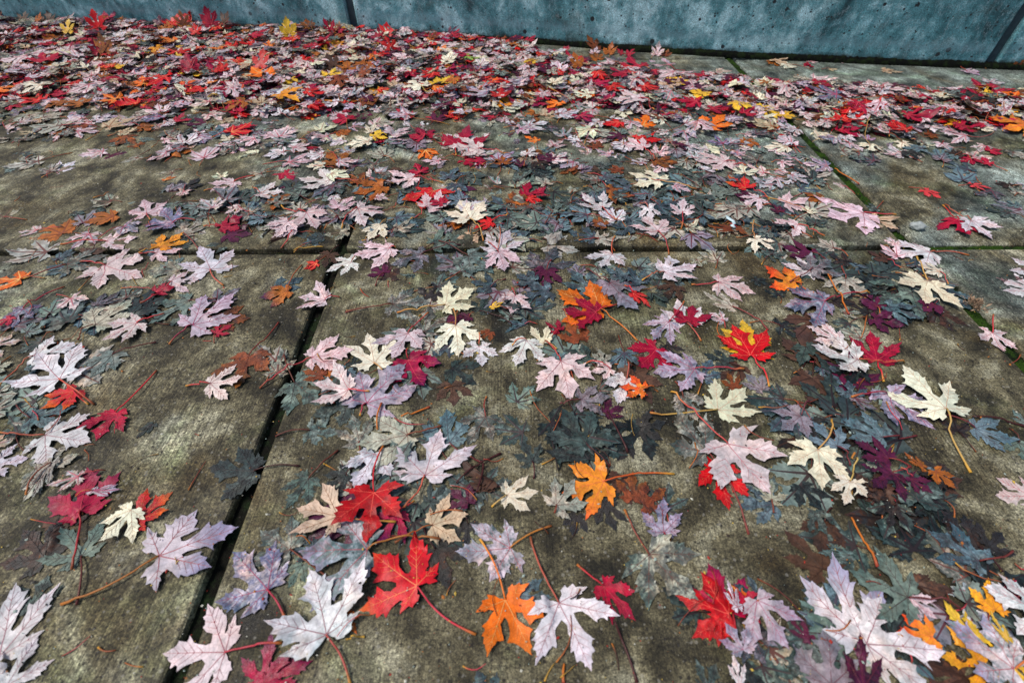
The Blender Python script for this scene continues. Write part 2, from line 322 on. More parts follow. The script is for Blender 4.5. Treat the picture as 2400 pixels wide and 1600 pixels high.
(210, 812, 64, -116, 'w', 1.0, 224, 869, 2, 0, 'silvery white leaf nearest above and left of the #13'),
(152, 698, 71, 122, 'U', 1.0, 0, 0, 1, 0, 'blue grey leaf nearest above the #16'),
(190, 713, 95, -61, 'V', 1.0, 150, 760, 1, 0, 'big slate grey leaf right of centre'),
(218, 731, 44, 144, 'U', 1.0, 0, 0, 1, 0, 'blue grey leaf nearest above and left of the #13'),
(252, 715, 56, 114, 'U', 1.0, 0, 0, 1, 0, 'blue grey leaf nearest above and right of the #13'),
(305, 748, 83, 22, 'w', 1.0, 255, 721, 3, 0, 'large white leaf below the cross joint'),
(319, 708, 55, -127, 'H', 1.0, 0, 0, 0, 0, 'dark brown leaf nearest below the #14'),
(405, 718, 74, -18, 'W', 1.0, 350, 711, 3, 0, 'pale pink leaf nearest left of the #21'),
(412, 652, 66, 143, 'G', 0.5, 457, 590, 1, 0, 'beige grey leaf nearest above and left of the #18'),
(229, 680, 48, -44, 'R', 0.6, 0, 0, 2, 0, 'small bright red leaf beside the slate grey leaf'),
(162, 640, 97, 147, 'O', 1.1, 219, 564, 2, 0, 'spotted amber leaf under a crimson leaf'),
(154, 629, 68, 180, 'M', 1.0, 195, 651, 3, 0, 'crimson leaf lying on the spotted amber leaf'),
(83, 587, 33, 138, 'M', 1.0, 67, 564, 2, 0, 'crimson leaf nearest below and left of the #17'),
(118, 566, 53, 111, 'B', 1.0, 0, 0, 1, 0, 'rust brown leaf nearest below the #17'),
(55, 558, 46, 124, 'C', 1.0, 0, 0, 2, 0, 'cream leaf nearest below and left of the #17'),
(315, 609, 63, 96, 'w', 1.0, 330, 564, 2, 0, 'silvery white leaf nearest right of the #15'),
(317, 608, 54, 70, 'M', 1.0, 0, 0, 3, 0, 'crimson leaf nearest below the #14'),
(283, 608, 64, -136, 'L', 1.0, 323, 661, 3, 0, 'lilac leaf nearest below and right of the #13'),
(384, 615, 32, 131, 'W', 1.0, 382, 595, 2, 0, ''),
(405, 543, 82, 78, 'Y', 1.0, 0, 0, 2, 0, 'yellow leaf nearest above and right of the #18'),
(402, 528, 79, 97, 'R', 1.0, 410, 462, 3, 0, 'scarlet leaf lying on a golden leaf'),
(482, 731, 30, -46, 'K', 1.0, 0, 0, 0, 0, ''),
(665, 1115, 53, -91, 'w', 1.0, 729, 1148, 2, 0, ''),
(709, 1129, 54, -59, 'w', 1.0, 0, 0, 2, 0, ''),
(777, 1094, 40, 138, 'T', 1.0, 0, 0, 0, 0, ''),
(826, 1088, 30, 137, 'W', 1.0, 838, 1052, 2, 0, ''),
(713, 1078, 57, -16, 'U', 1.0, 0, 0, 1, 0, ''),
(741, 1013, 55, 129, 'OB', 1.0, 0, 0, 1, 0, ''),
(647, 1005, 68, 10, 'W', 1.0, 0, 0, 2, 0, 'pale pink leaf, second nearest above the #21'),
(621, 970, 39, 107, 'P', 1.0, 0, 0, 1, 0, ''),
(680, 966, 38, 17, 'C', 1.0, 616, 1027, 2, 0, ''),
(815, 968, 108, -160, 'W', 1.1, 875, 947, 3, 0, 'big rosy leaf with red stalk reaching the mossy joint'),
(639, 913, 67, -169, 'W', 1.0, 686, 878, 2, 0, 'pale pink leaf nearest above the #21'),
(858, 989, 39, 155, 'T', 1.0, 891, 1022, 0, 0, ''),
(824, 947, 62, -57, 'N', 1.0, 0, 0, 2, 0, ''),
(860, 904, 32, 148, 'D', 1.0, 0, 0, 0, 0, ''),
(1019, 1070, 43, -69, 'S', 1.0, 987, 1086, 2, 0, ''),
(1146, 1088, 47, -13, 'S', 0.6, 1116, 1094, 2, 0, ''),
(1007, 932, 71, -104, 'M', 1.0, 1021, 1003, 2, 0, 'crimson leaf under a lavender leaf'),
(1039, 932, 76, -83, 'w', 1.0, 1022, 1001, 3, 0, 'silvery white leaf nearest right of the #20'),
(1195, 998, 32, 114, 'U', 1.0, 0, 0, 1, 0, ''),
(1285, 1088, 40, 165, 'w', 1.0, 0, 0, 2, 0, ''),
(878, 816, 87, -173, 'w', 1.0, 956, 808, 2, 0, 'silvery white leaf nearest below and left of the #20'),
(822, 843, 30, 88, 'W', 1.0, 0, 0, 2, 0, ''),
(802, 801, 46, 115, 'W', 1.0, 796, 843, 2, 0, ''),
(773, 790, 44, 130, 'H', 1.0, 0, 0, 0, 0, ''),
(851, 745, 42, 146, 'C', 1.0, 849, 710, 3, 0, ''),
(808, 716, 84, -124, 'C', 1.0, 838, 798, 3, 0, 'cream leaf nearest above and right of the #22'),
(690, 715, 56, -3, 'K', 1.0, 0, 0, 0, 0, 'dark soaked leaf nearest above the #22'),
(623, 809, 63, 151, 'P', 1.0, 0, 0, 1, 0, 'dark plum leaf nearest above and right of the #18'),
(603, 751, 62, 149, 'w', 1.0, 0, 0, 2, 0, 'silvery white leaf nearest above and right of the #18'),
(600, 753, 71, 30, 'V', 1.0, 542, 715, 3, 0, 'mauve grey leaf nearest right of the #21'),
(553, 715, 68, 136, 'OR', 1.0, 575, 681, 2, 0, 'glowing orange leaf under a grey white leaf'),
(583, 657, 86, -176, 'L', 1.0, 679, 681, 3, 0, 'lilac leaf nearest below and right of the #21'),
(684, 831, 44, 117, 'G', 1.0, 0, 0, 1, 0, ''),
(688, 783, 42, 135, 'D', 1.0, 0, 0, 0, 0, ''),
(658, 728, 68, -117, 'G', 1.0, 0, 0, 1, 0, 'beige grey leaf nearest right of the #21'),
(761, 683, 89, -158, 'T', 1.0, 0, 0, 0, 0, 'wet teal grey leaf nearest above the #44'),
(695, 643, 58, -36, 'U', 1.0, 0, 0, 1, 0, 'blue grey leaf nearest above the #44'),
(790, 640, 56, -97, 'D', 1.0, 0, 0, 0, 0, 'blackened leaf nearest above the #44'),
(783, 649, 40, -149, 'P', 1.0, 0, 0, 1, 0, ''),
(1069, 758, 68, 177, 'w', 1.0, 0, 0, 2, 0, 'silvery white leaf nearest below and right of the #20'),
(1008, 692, 69, 133, 'w', 1.0, 0, 0, 2, 0, 'silvery white leaf nearest above and right of the #44'),
(853, 585, 55, -110, 'W', 1.0, 885, 630, 3, 0, 'pale pink leaf nearest above and right of the #44'),
(570, 566, 57, 146, 'W', 1.0, 0, 0, 2, 0, 'pale pink leaf nearest left of the #22'),
(612, 571, 40, 132, 'G', 1.0, 649, 626, 1, 0, ''),
(612, 632, 34, 5, 'G', 1.0, 0, 0, 1, 0, ''),
(656, 615, 50, -30, 'P', 1.0, 0, 0, 1, 0, 'dark plum leaf nearest above and left of the #44'),
(614, 520, 71, 72, 'M', 1.0, 599, 473, 3, 0, 'crimson leaf beside the white pair of leaves'),
(-894, 549, 46, 19, 'w', 1.0, 0, 0, 2, 0, ''),
(-855, 496, 30, 43, 'G', 1.0, 0, 0, 1, 0, ''),
(-801, 523, 63, 35, 'w', 1.0, -815, 455, 2, 0, 'silvery white leaf nearest above the #23'),
(-728, 475, 94, 143, 'w', 1.1, -649, 430, 3, 0, 'largest lavender leaf with pink stalk'),
(-692, 453, 49, -125, 'RO', 1.0, -658, 430, 2, 0, 'fiery red leaf tucked under the largest lavender leaf'),
(-725, 402, 60, 26, 'U', 1.0, -774, 434, 1, 0, 'blue grey leaf nearest below the #23'),
(-685, 373, 76, -8, 'w', 1.0, -758, 377, 3, 0, 'silvery white leaf nearest below the #24'),
(-607, 415, 52, -92, 'M', 1.0, -586, 498, 2, 0, 'blotched crimson leaf with tall stalk'),
(-678, 532, 54, -103, 'T', 1.0, -619, 561, 0, 0, 'wet teal grey leaf nearest right of the #23'),
(-652, 302, 30, -95, 'G', 1.0, 0, 0, 1, 0, ''),
(-645, 328, 58, -83, 'G', 0.4, -647, 280, 3, 0, 'beige grey leaf nearest left of the #26'),
(-593, 306, 41, -164, 'W', 0.6, 0, 0, 3, 0, ''),
(-666, 321, 59, 19, 'G', 1.0, 0, 0, 1, 0, 'beige grey leaf nearest above and left of the #26'),
(-560, 258, 74, 119, 'MP', 1.0, -531, 188, 1, 0, 'dark crimson leaf with purple rim'),
(-562, 287, 40, 4, 'L', 0.4, 0, 0, 3, 0, ''),
(-541, 394, 30, -115, 'K', 0.7, 0, 0, 0, 0, ''),
(-486, 249, 50, 56, 'RO', 1.0, 0, 0, 2, 0, 'red leaf with one orange lobe'),
(-494, 259, 47, -111, 'C', 1.0, 0, 0, 3, 0, 'cream leaf nearest below and left of the #27'),
(-819, 447, 43, 0, 'G', 1.0, 0, 0, 1, 0, ''),
(-796, 416, 42, 23, 'G', 1.0, 0, 0, 1, 0, ''),
(-731, 325, 49, 18, 'w', 1.0, 0, 0, 2, 0, 'silvery white leaf nearest left of the #26'),
(-754, 350, 37, 29, 'w', 1.0, 0, 0, 2, 0, ''),
(-445, 529, 76, -84, 'B', 1.0, -422, 610, 1, 0, 'rust brown leaf alone on the bare slab'),
(-482, 466, 56, 11, 'W', 1.0, -523, 466, 3, 0, 'pale pink leaf nearest below the #3'),
(-359, 318, 70, -178, 'K', 1.0, -298, 325, 0, 0, 'charcoal leaf lying across the near dark joint'),
(-338, 525, 74, 16, 'W', 1.0, -403, 461, 3, 0, 'clean pink leaf with very long stalk'),
(-175, 521, 78, -60, 'MP', 1.0, -178, 544, 2, 0, 'magenta leaf with dark purple tip'),
(-225, 429, 100, 65, 'L', 1.1, -231, 408, 3, 0, 'big lilac leaf with short orange stalk'),
(-258, 454, 63, 173, 'W', 1.0, -224, 450, 4, 0, 'pale pink leaf nearest below the #30'),
(-351, 473, 72, -38, 'T', 1.0, -385, 529, 0, 0, 'wet teal grey leaf nearest right of the #28'),
(-308, 484, 39, 163, 'B', 0.8, 0, 0, 1, 0, 'rust brown leaf nearest below and left of the #30'),
(-255, 434, 60, -147, 'T', 1.0, 0, 0, 0, 0, 'wet teal grey leaf nearest below the #30'),
(-300, 383, 47, -7, 'T', 1.0, -348, 373, 0, 0, 'wet teal grey leaf nearest above the #35'),
(-223, 364, 54, 113, 'G', 1.0, 0, 0, 2, 0, 'beige grey leaf nearest below and left of the #32'),
(-153, 373, 77, -165, 'G', 1.0, -105, 389, 3, 0, 'beige grey leaf nearest left of the #33'),
(-195, 342, 61, -103, 'w', 1.0, 0, 0, 2, 0, 'silvery white leaf nearest above the #36'),
(-120, 309, 78, 87, 'w', 1.1, -139, 259, 3, 0, 'big silvery leaf with bent orange stalk'),
(-91, 361, 65, 105, 'U', 1.0, -43, 331, 1, 0, 'blue grey leaf nearest left of the #34'),
(-40, 407, 59, -117, 'G', 1.0, -40, 445, 2, 0, 'dappled beige leaf with upright red stalk'),
(-57, 552, 50, -84, 'w', 1.0, -58, 580, 3, 0, 'silvery white leaf nearest below the #10'),
(-100, 503, 59, -32, 'K', 1.0, 0, 0, 0, 0, 'dark soaked leaf nearest right of the #31'),
(-97, 469, 46, -77, 'H', 1.0, 0, 0, 0, 0, 'dark brown leaf nearest above and left of the #34'),
(-280, 307, 50, -110, 'T', 1.0, -250, 350, 0, 0, 'wet teal grey leaf nearest above and left of the #35'),
(-228, 310, 39, -139, 'K', 1.0, 0, 0, 0, 0, 'dark soaked leaf nearest above and right of the #35'),
(-224, 251, 65, 165, 'N', 1.0, -148, 243, 3, 0, 'tan leaf touching the scarlet leaf'),
(-183, 282, 71, -89, 'R', 1.05, -184, 352, 3, 0, 'pure scarlet leaf with hot red stalk'),
(-149, 255, 47, -119, 'MP', 1.0, 0, 0, 1, 0, 'crimson purple leaf nearest below and right of the #36'),
(-58, 269, 34, 134, 'P', 1.0, 0, 0, 1, 0, 'dark plum leaf nearest below and right of the #33'),
(-102, 240, 50, 20, 'N', 1.0, -145, 217, 2, 0, 'tan leaf nearest above and left of the #54'),
(-109, 272, 33, 44, 'K', 1.0, 0, 0, 0, 0, 'dark soaked leaf nearest below the #33'),
(-7, 282, 46, 5, 'C', 1.0, -27, 266, 2, 0, 'cream leaf nearest left of the #43'),
(25, 560, 64, -109, 'w', 1.0, 0, 549, 2, 0, 'silvery white leaf nearest below and left of the #16'),
(81, 513, 82, -82, 'W', 1.0, 57, 556, 3, 0, 'pink leaf pointing down beside the bare strip'),
(126, 514, 53, 135, 'T', 1.0, 0, 0, 0, 0, 'wet teal grey leaf nearest below the #17'),
(150, 514, 30, 90, 'G', 1.0, 0, 0, 1, 0, 'beige grey leaf nearest above and left of the #38'),
(162, 498, 36, -165, 'W', 1.0, 118, 508, 2, 0, 'pale pink leaf nearest above and left of the #38'),
(185, 477, 55, -117, 'w', 1.0, 0, 0, 2, 0, 'silvery white leaf nearest left of the #38'),
(107, 437, 51, 6, 'V', 1.0, 74, 427, 3, 0, 'mauve grey leaf nearest left of the #38'),
(205, 451, 39, 164, 'OR', 1.0, 232, 455, 3, 0, 'small flame coloured leaf'),
(200, 491, 68, -74, 'H', 1.0, 0, 0, 0, 0, 'dark brown leaf nearest right of the #38'),
(249, 546, 66, -132, 'M', 1.0, 0, 0, 2, 0, 'crimson leaf nearest above and right of the #38'),
(301, 499, 76, -170, 'L', 1.0, 380, 496, 3, 0, 'violet leaf with mottled lobes right of the #38'),
(357, 462, 32, 104, 'B', 1.0, 0, 0, 1, 0, 'rust brown leaf nearest below the #18'),
(363, 514, 46, 158, 'K', 1.0, 0, 0, 0, 0, 'dark soaked leaf nearest below and left of the #18'),
(399, 458, 39, 114, 'V', 1.0, 0, 0, 1, 0, 'mauve grey leaf nearest below the #18'),
(317, 420, 73, 35, 'C', 1.0, 209, 410, 2, 0, 'cream leaf nearest above and right of the #40'),
(269, 445, 49, -70, 'G', 1.0, 264, 475, 1, 0, 'beige grey leaf nearest above the #40'),
(279, 347, 78, 120, 'G', 1.1, 300, 230, 2, 0, 'big beige leaf left of the white pair'),
(313, 360, 89, -69, 'W', 1.15, 252, 454, 4, 0, 'biggest white leaf with orange stalk crossing it'),
(290, 325, 67, -99, 'R', 1.0, 0, 0, 1, 0, 'narrow scarlet leaf under an orange stalk'),
(345, 284, 57, 148, 'T', 1.0, 0, 0, 0, 0, 'wet teal grey leaf nearest below the #41'),
(346, 269, 51, -175, 'U', 1.0, 0, 0, 1, 0, 'blue grey leaf nearest below the #41'),
(125, 299, 64, -167, 'OR', 1.15, 225, 313, 2, 0, 'large orange leaf with straight stalk'),
(58, 266, 49, 50, 'G', 1.0, 55, 255, 3, 0, 'beige grey leaf nearest left of the #43'),
(108, 333, 74, 117, 'K', 1.0, 0, 0, 0, 0, 'dark soaked leaf nearest above the #43'),
(194, 389, 65, -127, 'K', 1.0, 0, 0, 0, 0, 'dark soaked leaf nearest below the #38'),
(193, 387, 43, 10, 'D', 1.0, 0, 0, 0, 0, 'blackened leaf nearest left of the #40'),
(143, 414, 35, 24, 'P', 1.0, 0, 0, 1, 0, 'dark plum leaf nearest below and left of the #38'),
(107, 354, 77, 118, 'K', 1.0, 0, 0, 0, 0, 'dark soaked leaf nearest below the #37'),
(29, 332, 38, 108, 'K', 1.0, 30, 306, 0, 0, 'dark soaked leaf nearest right of the #34'),
(161, 277, 42, 84, 'B', 1.0, 0, 0, 1, 0, 'rust brown leaf nearest right of the #43'),
(173, 269, 45, 31, 'B', 1.0, 0, 0, 1, 0, 'rust brown leaf nearest left of the #42'),
(123, 269, 39, -81, 'D', 1.0, 0, 0, 0, 0, 'blackened leaf nearest below and right of the #43'),
(85, 255, 30, -106, 'D', 1.0, 0, 0, 0, 0, 'blackened leaf nearest below the #43'),
(192, 231, 48, 87, 'L', 1.0, 190, 200, 2, 0, 'lilac leaf nearest above the #58'),
(502, 545, 60, -77, 'K', 1.0, 0, 0, 0, 0, 'dark soaked leaf nearest left of the #22'),
(579, 518, 79, 165, 'w', 1.0, 657, 515, 3, 0, 'silvery white leaf nearest left of the #22'),
(595, 450, 79, -66, 'L', 1.0, 523, 435, 2, 0, 'lilac leaf nearest below and left of the #44'),
(657, 414, 92, 100, 'C', 1.1, 637, 315, 3, 0, 'cream leaf with long yellow stalk'),
(527, 439, 39, 76, 'U', 1.0, 0, 0, 1, 0, 'blue grey leaf nearest above the #45'),
(529, 434, 35, -48, 'V', 0.7, 0, 0, 1, 0, ''),
(536, 365, 62, 145, 'U', 1.0, 596, 374, 1, 0, 'teal grey leaf with dark red stalk'),
(432, 402, 49, -145, 'V', 1.0, 456, 430, 2, 0, 'mauve grey leaf nearest left of the #45'),
(424, 350, 30, 115, 'T', 1.0, 0, 0, 0, 0, 'wet teal grey leaf nearest left of the #45'),
(463, 350, 48, 104, 'U', 1.0, 0, 0, 1, 0, 'blue grey leaf nearest left of the #45'),
(434, 346, 66, -108, 'C', 1.0, 474, 394, 2, 0, 'cream leaf nearest above and left of the #46'),
(455, 297, 41, -117, 'C', 1.0, 480, 338, 3, 0, 'cream leaf with pale curved stalk'),
(524, 330, 47, 143, 'P', 1.0, 0, 0, 1, 0, 'dark plum leaf nearest below the #45'),
(516, 308, 49, -151, 'P', 1.0, 0, 0, 1, 0, 'dark plum leaf nearest right of the #46'),
(488, 277, 39, 36, 'H', 1.0, 0, 0, 0, 0, 'dark brown leaf nearest below and right of the #45'),
(478, 269, 30, 97, 'H', 1.0, 0, 0, 0, 0, 'dark brown leaf nearest right of the #46'),
(530, 269, 63, 72, 'T', 1.0, 0, 0, 0, 0, 'wet teal grey leaf nearest right of the #46'),
(576, 323, 30, 121, 'OB', 0.6, 0, 0, 1, 0, ''),
(581, 316, 30, -28, 'U', 0.6, 0, 0, 1, 0, ''),
(578, 311, 30, -67, 'OB', 1.0, 0, 0, 1, 0, ''),
(690, 387, 55, -27, 'U', 1.0, 663, 410, 1, 0, 'blue grey leaf on the bare near slab'),
(778, 394, 30, 100, 'T', 1.0, 0, 0, 0, 0, ''),
(739, 363, 41, -112, 'T', 1.0, 0, 0, 0, 0, 'wet teal grey leaf nearest below and right of the #44'),
(700, 281, 56, -175, 'W', 1.0, 0, 0, 3, 0, 'pale pink leaf nearest below the #47'),
(394, 295, 40, -72, 'K', 1.0, 0, 0, 0, 0, 'dark soaked leaf nearest left of the #46'),
(344, 275, 32, 62, 'G', 1.0, 0, 0, 1, 0, 'beige grey leaf nearest right of the #42'),
(537, 300, 30, -50, 'P', 1.0, 0, 0, 1, 0, ''),
(602, 311, 51, 180, 'D', 1.0, 0, 0, 0, 0, 'blackened leaf nearest below and left of the #47'),
(-573, 202, 66, 147, 'D', 1.0, 0, 0, 0, 0, 'dark leaf added for wet stain below left of the #26'),  # added leaf standing in for a dark wet patch on the slab
(-530, 204, 58, 135, 'T', 1.0, -502, 150, 0, 0, 'wet teal grey leaf nearest below the #26'),
(-553, 145, 41, 95, 'T', 1.0, 0, 0, 0, 0, 'wet teal grey leaf nearest below and left of the #26'),
(-554, 99, 84, 119, 'w', 1.0, -537, 76, 3, 0, 'long pale leaf at the picture edge'),
(-526, 73, 49, 83, 'w', 1.0, 0, 0, 3, 0, 'silvery white leaf nearest below and right of the #48'),
(-435, 204, 96, 27, 'LX', 0.95, -520, 150, 3, 0, 'narrow lobed lilac leaf with teal stains'),
(-311, 103, 72, 180, 'W', 1.1, -250, 111, 3, 0, 'pink leaf with purple blotches'),
(-286, 165, 78, 146, 'L', 1.0, -257, 136, 3, 0, 'lilac leaf nearest below and right of the #49'),
(-274, 211, 56, 152, 'G', 1.0, -216, 177, 2, 0, 'beige grey leaf nearest below and left of the #35'),
(-259, 76, 48, 96, 'MP', 1.0, 0, 0, 1, 0, 'dark plum leaf cut by the lower picture edge'),
(-259, 75, 52, 28, 'MP', 0.6, 0, 0, 1, 0, 'crimson purple leaf nearest below and left of the #53'),
(-246, 213, 30, -168, 'U', 1.0, 0, 0, 1, 0, 'blue grey leaf nearest below the #35'),
(-255, 194, 30, -110, 'T', 1.0, 0, 0, 0, 0, 'wet teal grey leaf nearest below the #35'),
(-177, 209, 86, -178, 'LX', 1.05, -89, 222, 2, 0, 'stained lilac leaf nearest below and right of the #35'),
(-205, 119, 82, 120, 'w', 1.1, -168, 73, 4, 0, 'large white leaf with orange stalk near the front'),
(-194, 144, 34, -50, 'O', 0.5, 0, 0, 1, 0, 'orange leaf nearest below and left of the #53'),
(-111, 168, 73, 149, 'RO', 1.1, -40, 120, 3, 0, 'crimson leaf with orange lobe tips'),
(-95, 212, 54, -63, 'D', 1.0, 0, 0, 0, 0, 'blackened leaf nearest left of the #54'),
(-2, 214, 71, -166, 'LX', 1.05, 51, 241, 2, 0, 'mottled lavender leaf crossed by two stalks'),
(-8, 155, 65, -60, 'O', 1.05, -40, 223, 3, 0, 'bright orange leaf near the front'),
(-56, 243, 31, -86, 'D', 1.0, 0, 0, 0, 0, 'blackened leaf nearest above and left of the #54'),
(-23, 64, 30, 121, 'U', 1.0, 0, 0, 1, 0, 'blue grey leaf nearest below and left of the #55'),
(54, 152, 76, -65, 'w', 1.1, 23, 225, 4, 0, 'large lavender white leaf beside the bright orange leaf'),
(108, 170, 51, -47, 'M', 0.8, 79, 194, 2, 0, 'folded crimson leaf alone near the front'),
(169, 206, 73, -51, 'G', 1.1, 147, 261, 2, 0, 'teal and cream mottled leaf near the front'),
(8, 160, 41, -8, 'U', 1.0, 0, 0, 1, 0, 'blue grey leaf nearest above and right of the #55'),
(249, 141, 59, 99, 'MP', 1.0, 0, 0, 1, 0, 'crimson purple leaf nearest right of the #58'),
(243, 138, 60, 158, 'R', 1.0, 0, 0, 1, 0, 'scarlet leaf nearest below and right of the #58'),
(232, 133, 30, -108, 'R', 0.8, 0, 0, 1, 0, 'scarlet leaf nearest left of the #59'),
(273, 150, 30, 133, 'O', 0.5, 0, 0, 2, 0, ''),
(268, 156, 30, -84, 'M', 1.0, 0, 0, 2, 0, 'crimson leaf nearest below and right of the #58'),
(286, 158, 30, 148, 'U', 1.0, 0, 0, 1, 0, 'blue grey leaf nearest right of the #58'),
(279, 152, 54, -68, 'L', 1.0, 0, 0, 2, 0, 'lilac leaf nearest left of the #59'),
(246, 103, 30, 109, 'L', 1.0, 0, 0, 3, 0, 'lilac leaf nearest below and right of the #58'),
(254, 144, 33, 96, 'w', 0.4, 0, 0, 2, 0, ''),
(261, 122, 35, -69, 'V', 1.0, 0, 0, 1, 0, 'mauve grey leaf nearest right of the #57'),
(237, 73, 30, 93, 'w', 0.5, 0, 0, 2, 0, 'silvery white leaf nearest below and right of the #57'),
(204, 69, 30, 54, 'T', 1.0, 0, 0, 0, 0, 'wet teal grey leaf nearest below the #58'),
(254, 84, 30, -155, 'K', 1.0, 0, 0, 0, 0, 'dark soaked leaf nearest below and right of the #57'),
(375, 188, 59, 116, 'H', 1.0, 0, 0, 0, 0, 'dark brown leaf nearest below and right of the #42'),
(401, 245, 47, -121, 'H', 1.0, 0, 0, 0, 0, 'dark brown leaf nearest below and left of the #46'),
(394, 256, 30, -77, 'T', 1.0, 0, 0, 0, 0, 'wet teal grey leaf nearest below and left of the #46'),
(415, 204, 41, 175, 'T', 0.5, 0, 0, 0, 0, 'wet teal grey leaf nearest above the #59'),
(379, 114, 95, 82, 'LX', 0.9, 0, 0, 3, 0, 'tall violet tipped leaf in the front heap'),
(382, 109, 86, 3, 'w', 1.0, 0, 0, 3, 0, 'silvery white leaf nearest left of the #60'),
(457, 156, 66, 151, 'T', 1.1, 504, 143, 3, 0, 'wet teal grey leaf, second nearest below the #46'),
(565, 196, 58, 138, 'U', 1.0, 615, 208, 1, 0, 'blue grey leaf nearest above the #60'),
(360, 69, 58, 72, 'P', 0.5, 0, 0, 4, 0, 'dark plum leaf nearest below the #59'),
(330, 73, 61, 76, 'V', 1.0, 0, 0, 2, 0, 'mauve grey leaf nearest below the #59'),
(319, 114, 47, -125, 'T', 1.0, 0, 0, 0, 0, 'wet teal grey leaf nearest left of the #60'),
(324, 115, 30, 118, 'P', 0.6, 0, 0, 1, 0, 'dark plum leaf nearest below the #46'),
(462, 157, 30, -52, 'W', 1.0, 0, 0, 1, 0, 'pale pink leaf nearest above and left of the #60'),
(462, 117, 41, 170, 'OR', 1.0, 0, 0, 1, 0, 'orange and red leaf nearest left of the #60'),
(511, 111, 50, 124, 'Y', 0.5, 0, 0, 1, 0, 'bright yellow leaf in the front heap'),
(541, 141, 38, 76, 'OY', 1.0, 0, 0, 2, 0, 'golden orange leaf nearest above and right of the #60'),
(589, 139, 58, 156, 'w', 1.0, 0, 0, 3, 0, 'silvery white leaf nearest above and right of the #60'),
(585, 167, 30, -65, 'MP', 1.0, 0, 0, 1, 0, ''),
(527, 87, 68, 138, 'LX', 1.0, 567, 108, 3, 0, 'stained lilac leaf nearest below and right of the #60'),
(534, 113, 30, 93, 'Y', 0.4, 0, 0, 4, 0, ''),
(503, 92, 50, 167, 'OY', 1.0, 0, 0, 1, 0, 'golden orange leaf nearest below the #60'),
(535, 97, 30, -83, 'Y', 1.0, 0, 0, 1, 0, 'yellow leaf nearest below and right of the #60'),
(577, 213, 53, 120, 'D', 1.0, 0, 0, 0, 0, 'blackened leaf nearest above the #60'),
(590, 213, 37, 28, 'D', 1.0, 0, 0, 0, 0, 'blackened leaf nearest above and right of the #60'),
(490, 259, 30, -118, 'D', 1.0, 0, 0, 0, 0, 'blackened leaf nearest below and right of the #46'),
(-1435, 1737, 108, -61, 'W', 1.0, 0, 0, 2, 0, ''),
(-1264, 1599, 72, 158, 'O', 1.0, 0, 0, 2, 0, ''),
(-1205, 1599, 66, -157, 'RO', 1.0, 0, 0, 2, 0, ''),
(-1191, 1780, 94, -158, 'R', 1.0, 0, 0, 2, 0, ''),
(-1384, 1780, 65, -87, 'M', 1.0, 0, 0, 2, 0, ''),
(-1124, 1832, 61, 110, 'M', 1.0, 0, 0, 2, 50, ''),
(-1583, 2054, 58, 121, 'M', 1.0, 0, 0, 2, 55, ''),
(-1561, 2054, 69, 90, 'OB', 1.0, 0, 0, 1, 60, ''),
(-1701, 1933, 108, 131, 'M', 1.0, 0, 0, 2, 0, ''),
(-1632, 1876, 57, 82, 'C', 1.0, 0, 0, 2, 0, ''),
(-1696, 1662, 74, 51, 'O', 1.0, 0, 0, 2, 0, ''),
(-1538, 1626, 71, 169, 'R', 1.0, 0, 0, 2, 0, ''),
(-1557, 1691, 88, 167, 'C', 1.0, 0, 0, 2, 0, ''),
(-1089, 1522, 68, 119, 'W', 1.0, 0, 0, 2, 0, ''),
(-1018, 1466, 51, 18, 'M', 1.0, 0, 0, 2, 0, ''),
(-1193, 1420, 82, 49, 'N', 1.0, 0, 0, 2, 0, ''),
(-1326, 1420, 99, -176, 'G', 1.0, 0, 0, 1, 0, ''),
(-919, 1310, 74, 80, 'w', 1.0, -1021, 1405, 2, 0, ''),
(-832, 1236, 78, 107, 'W', 1.0, -827, 1194, 2, 0, ''),
(-1015, 1242, 45, -137, 'G', 1.0, -1005, 1287, 1, 0, ''),
(-939, 1255, 57, -147, 'W', 1.0, -886, 1284, 2, 0, ''),
(-1125, 1274, 67, -158, 'W', 1.0, 0, 0, 2, 0, ''),
(-811, 1376, 77, 60, 'RO', 1.0, 0, 0, 2, 0, ''),
(-731, 1341, 73, -152, 'W', 1.0, 0, 0, 2, 0, ''),
(-1440, 1599, 60, -134, 'OB', 1.0, 0, 0, 1, 0, ''),
(-1371, 1590, 77, 160, 'OB', 1.0, 0, 0, 1, 0, ''),
(-955, 1573, 73, 151, 'W', 1.0, 0, 0, 2, 0, ''),
(-1405, 2383, 55, 104, 'B', 1.0, 0, 0, 1, 65, ''),
(-1280, 2367, 72, 112, 'M', 1.0, 0, 0, 2, 60, ''),
(-1742, 2335, 72, 102, 'R', 1.0, 0, 0, 2, 65, ''),
(-1872, 2320, 58, 81, 'Y', 1.0, 0, 0, 2, 50, ''),
(-894, 2202, 65, 116, 'Y', 1.0, 0, 0, 2, 60, ''),
(-846, 1769, 100, 133, 'O', 1.0, 0, 0, 2, 0, ''),
(-743, 1617, 88, -30, 'OY', 1.0, 0, 0, 2, 0, ''),
(-806, 1644, 64, 26, 'w', 1.0, 0, 0, 2, 0, ''),
(-561, 1402, 62, 52, 'C', 1.0, -602, 1348, 2, 0, ''),
(-668, 1358, 77, 82, 'W', 1.0, 0, 0, 2, 0, ''),
(-497, 1470, 68, 135, 'M', 1.0, -480, 1405, 2, 0, ''),
(-394, 1348, 56, 35, 'Y', 1.0, -376, 1320, 2, 0, ''),
(-247, 1348, 87, 114, 'M', 1.0, 0, 0, 2, 0, 'wide crimson leaf right of the golden leaf'),
(-159, 1307, 108, 74, 'M', 1.0, 0, 0, 2, 0, 'crimson leaf nearest right of the #61'),
(-39, 1590, 72, 85, 'R', 1.0, 0, 0, 2, 0, ''),
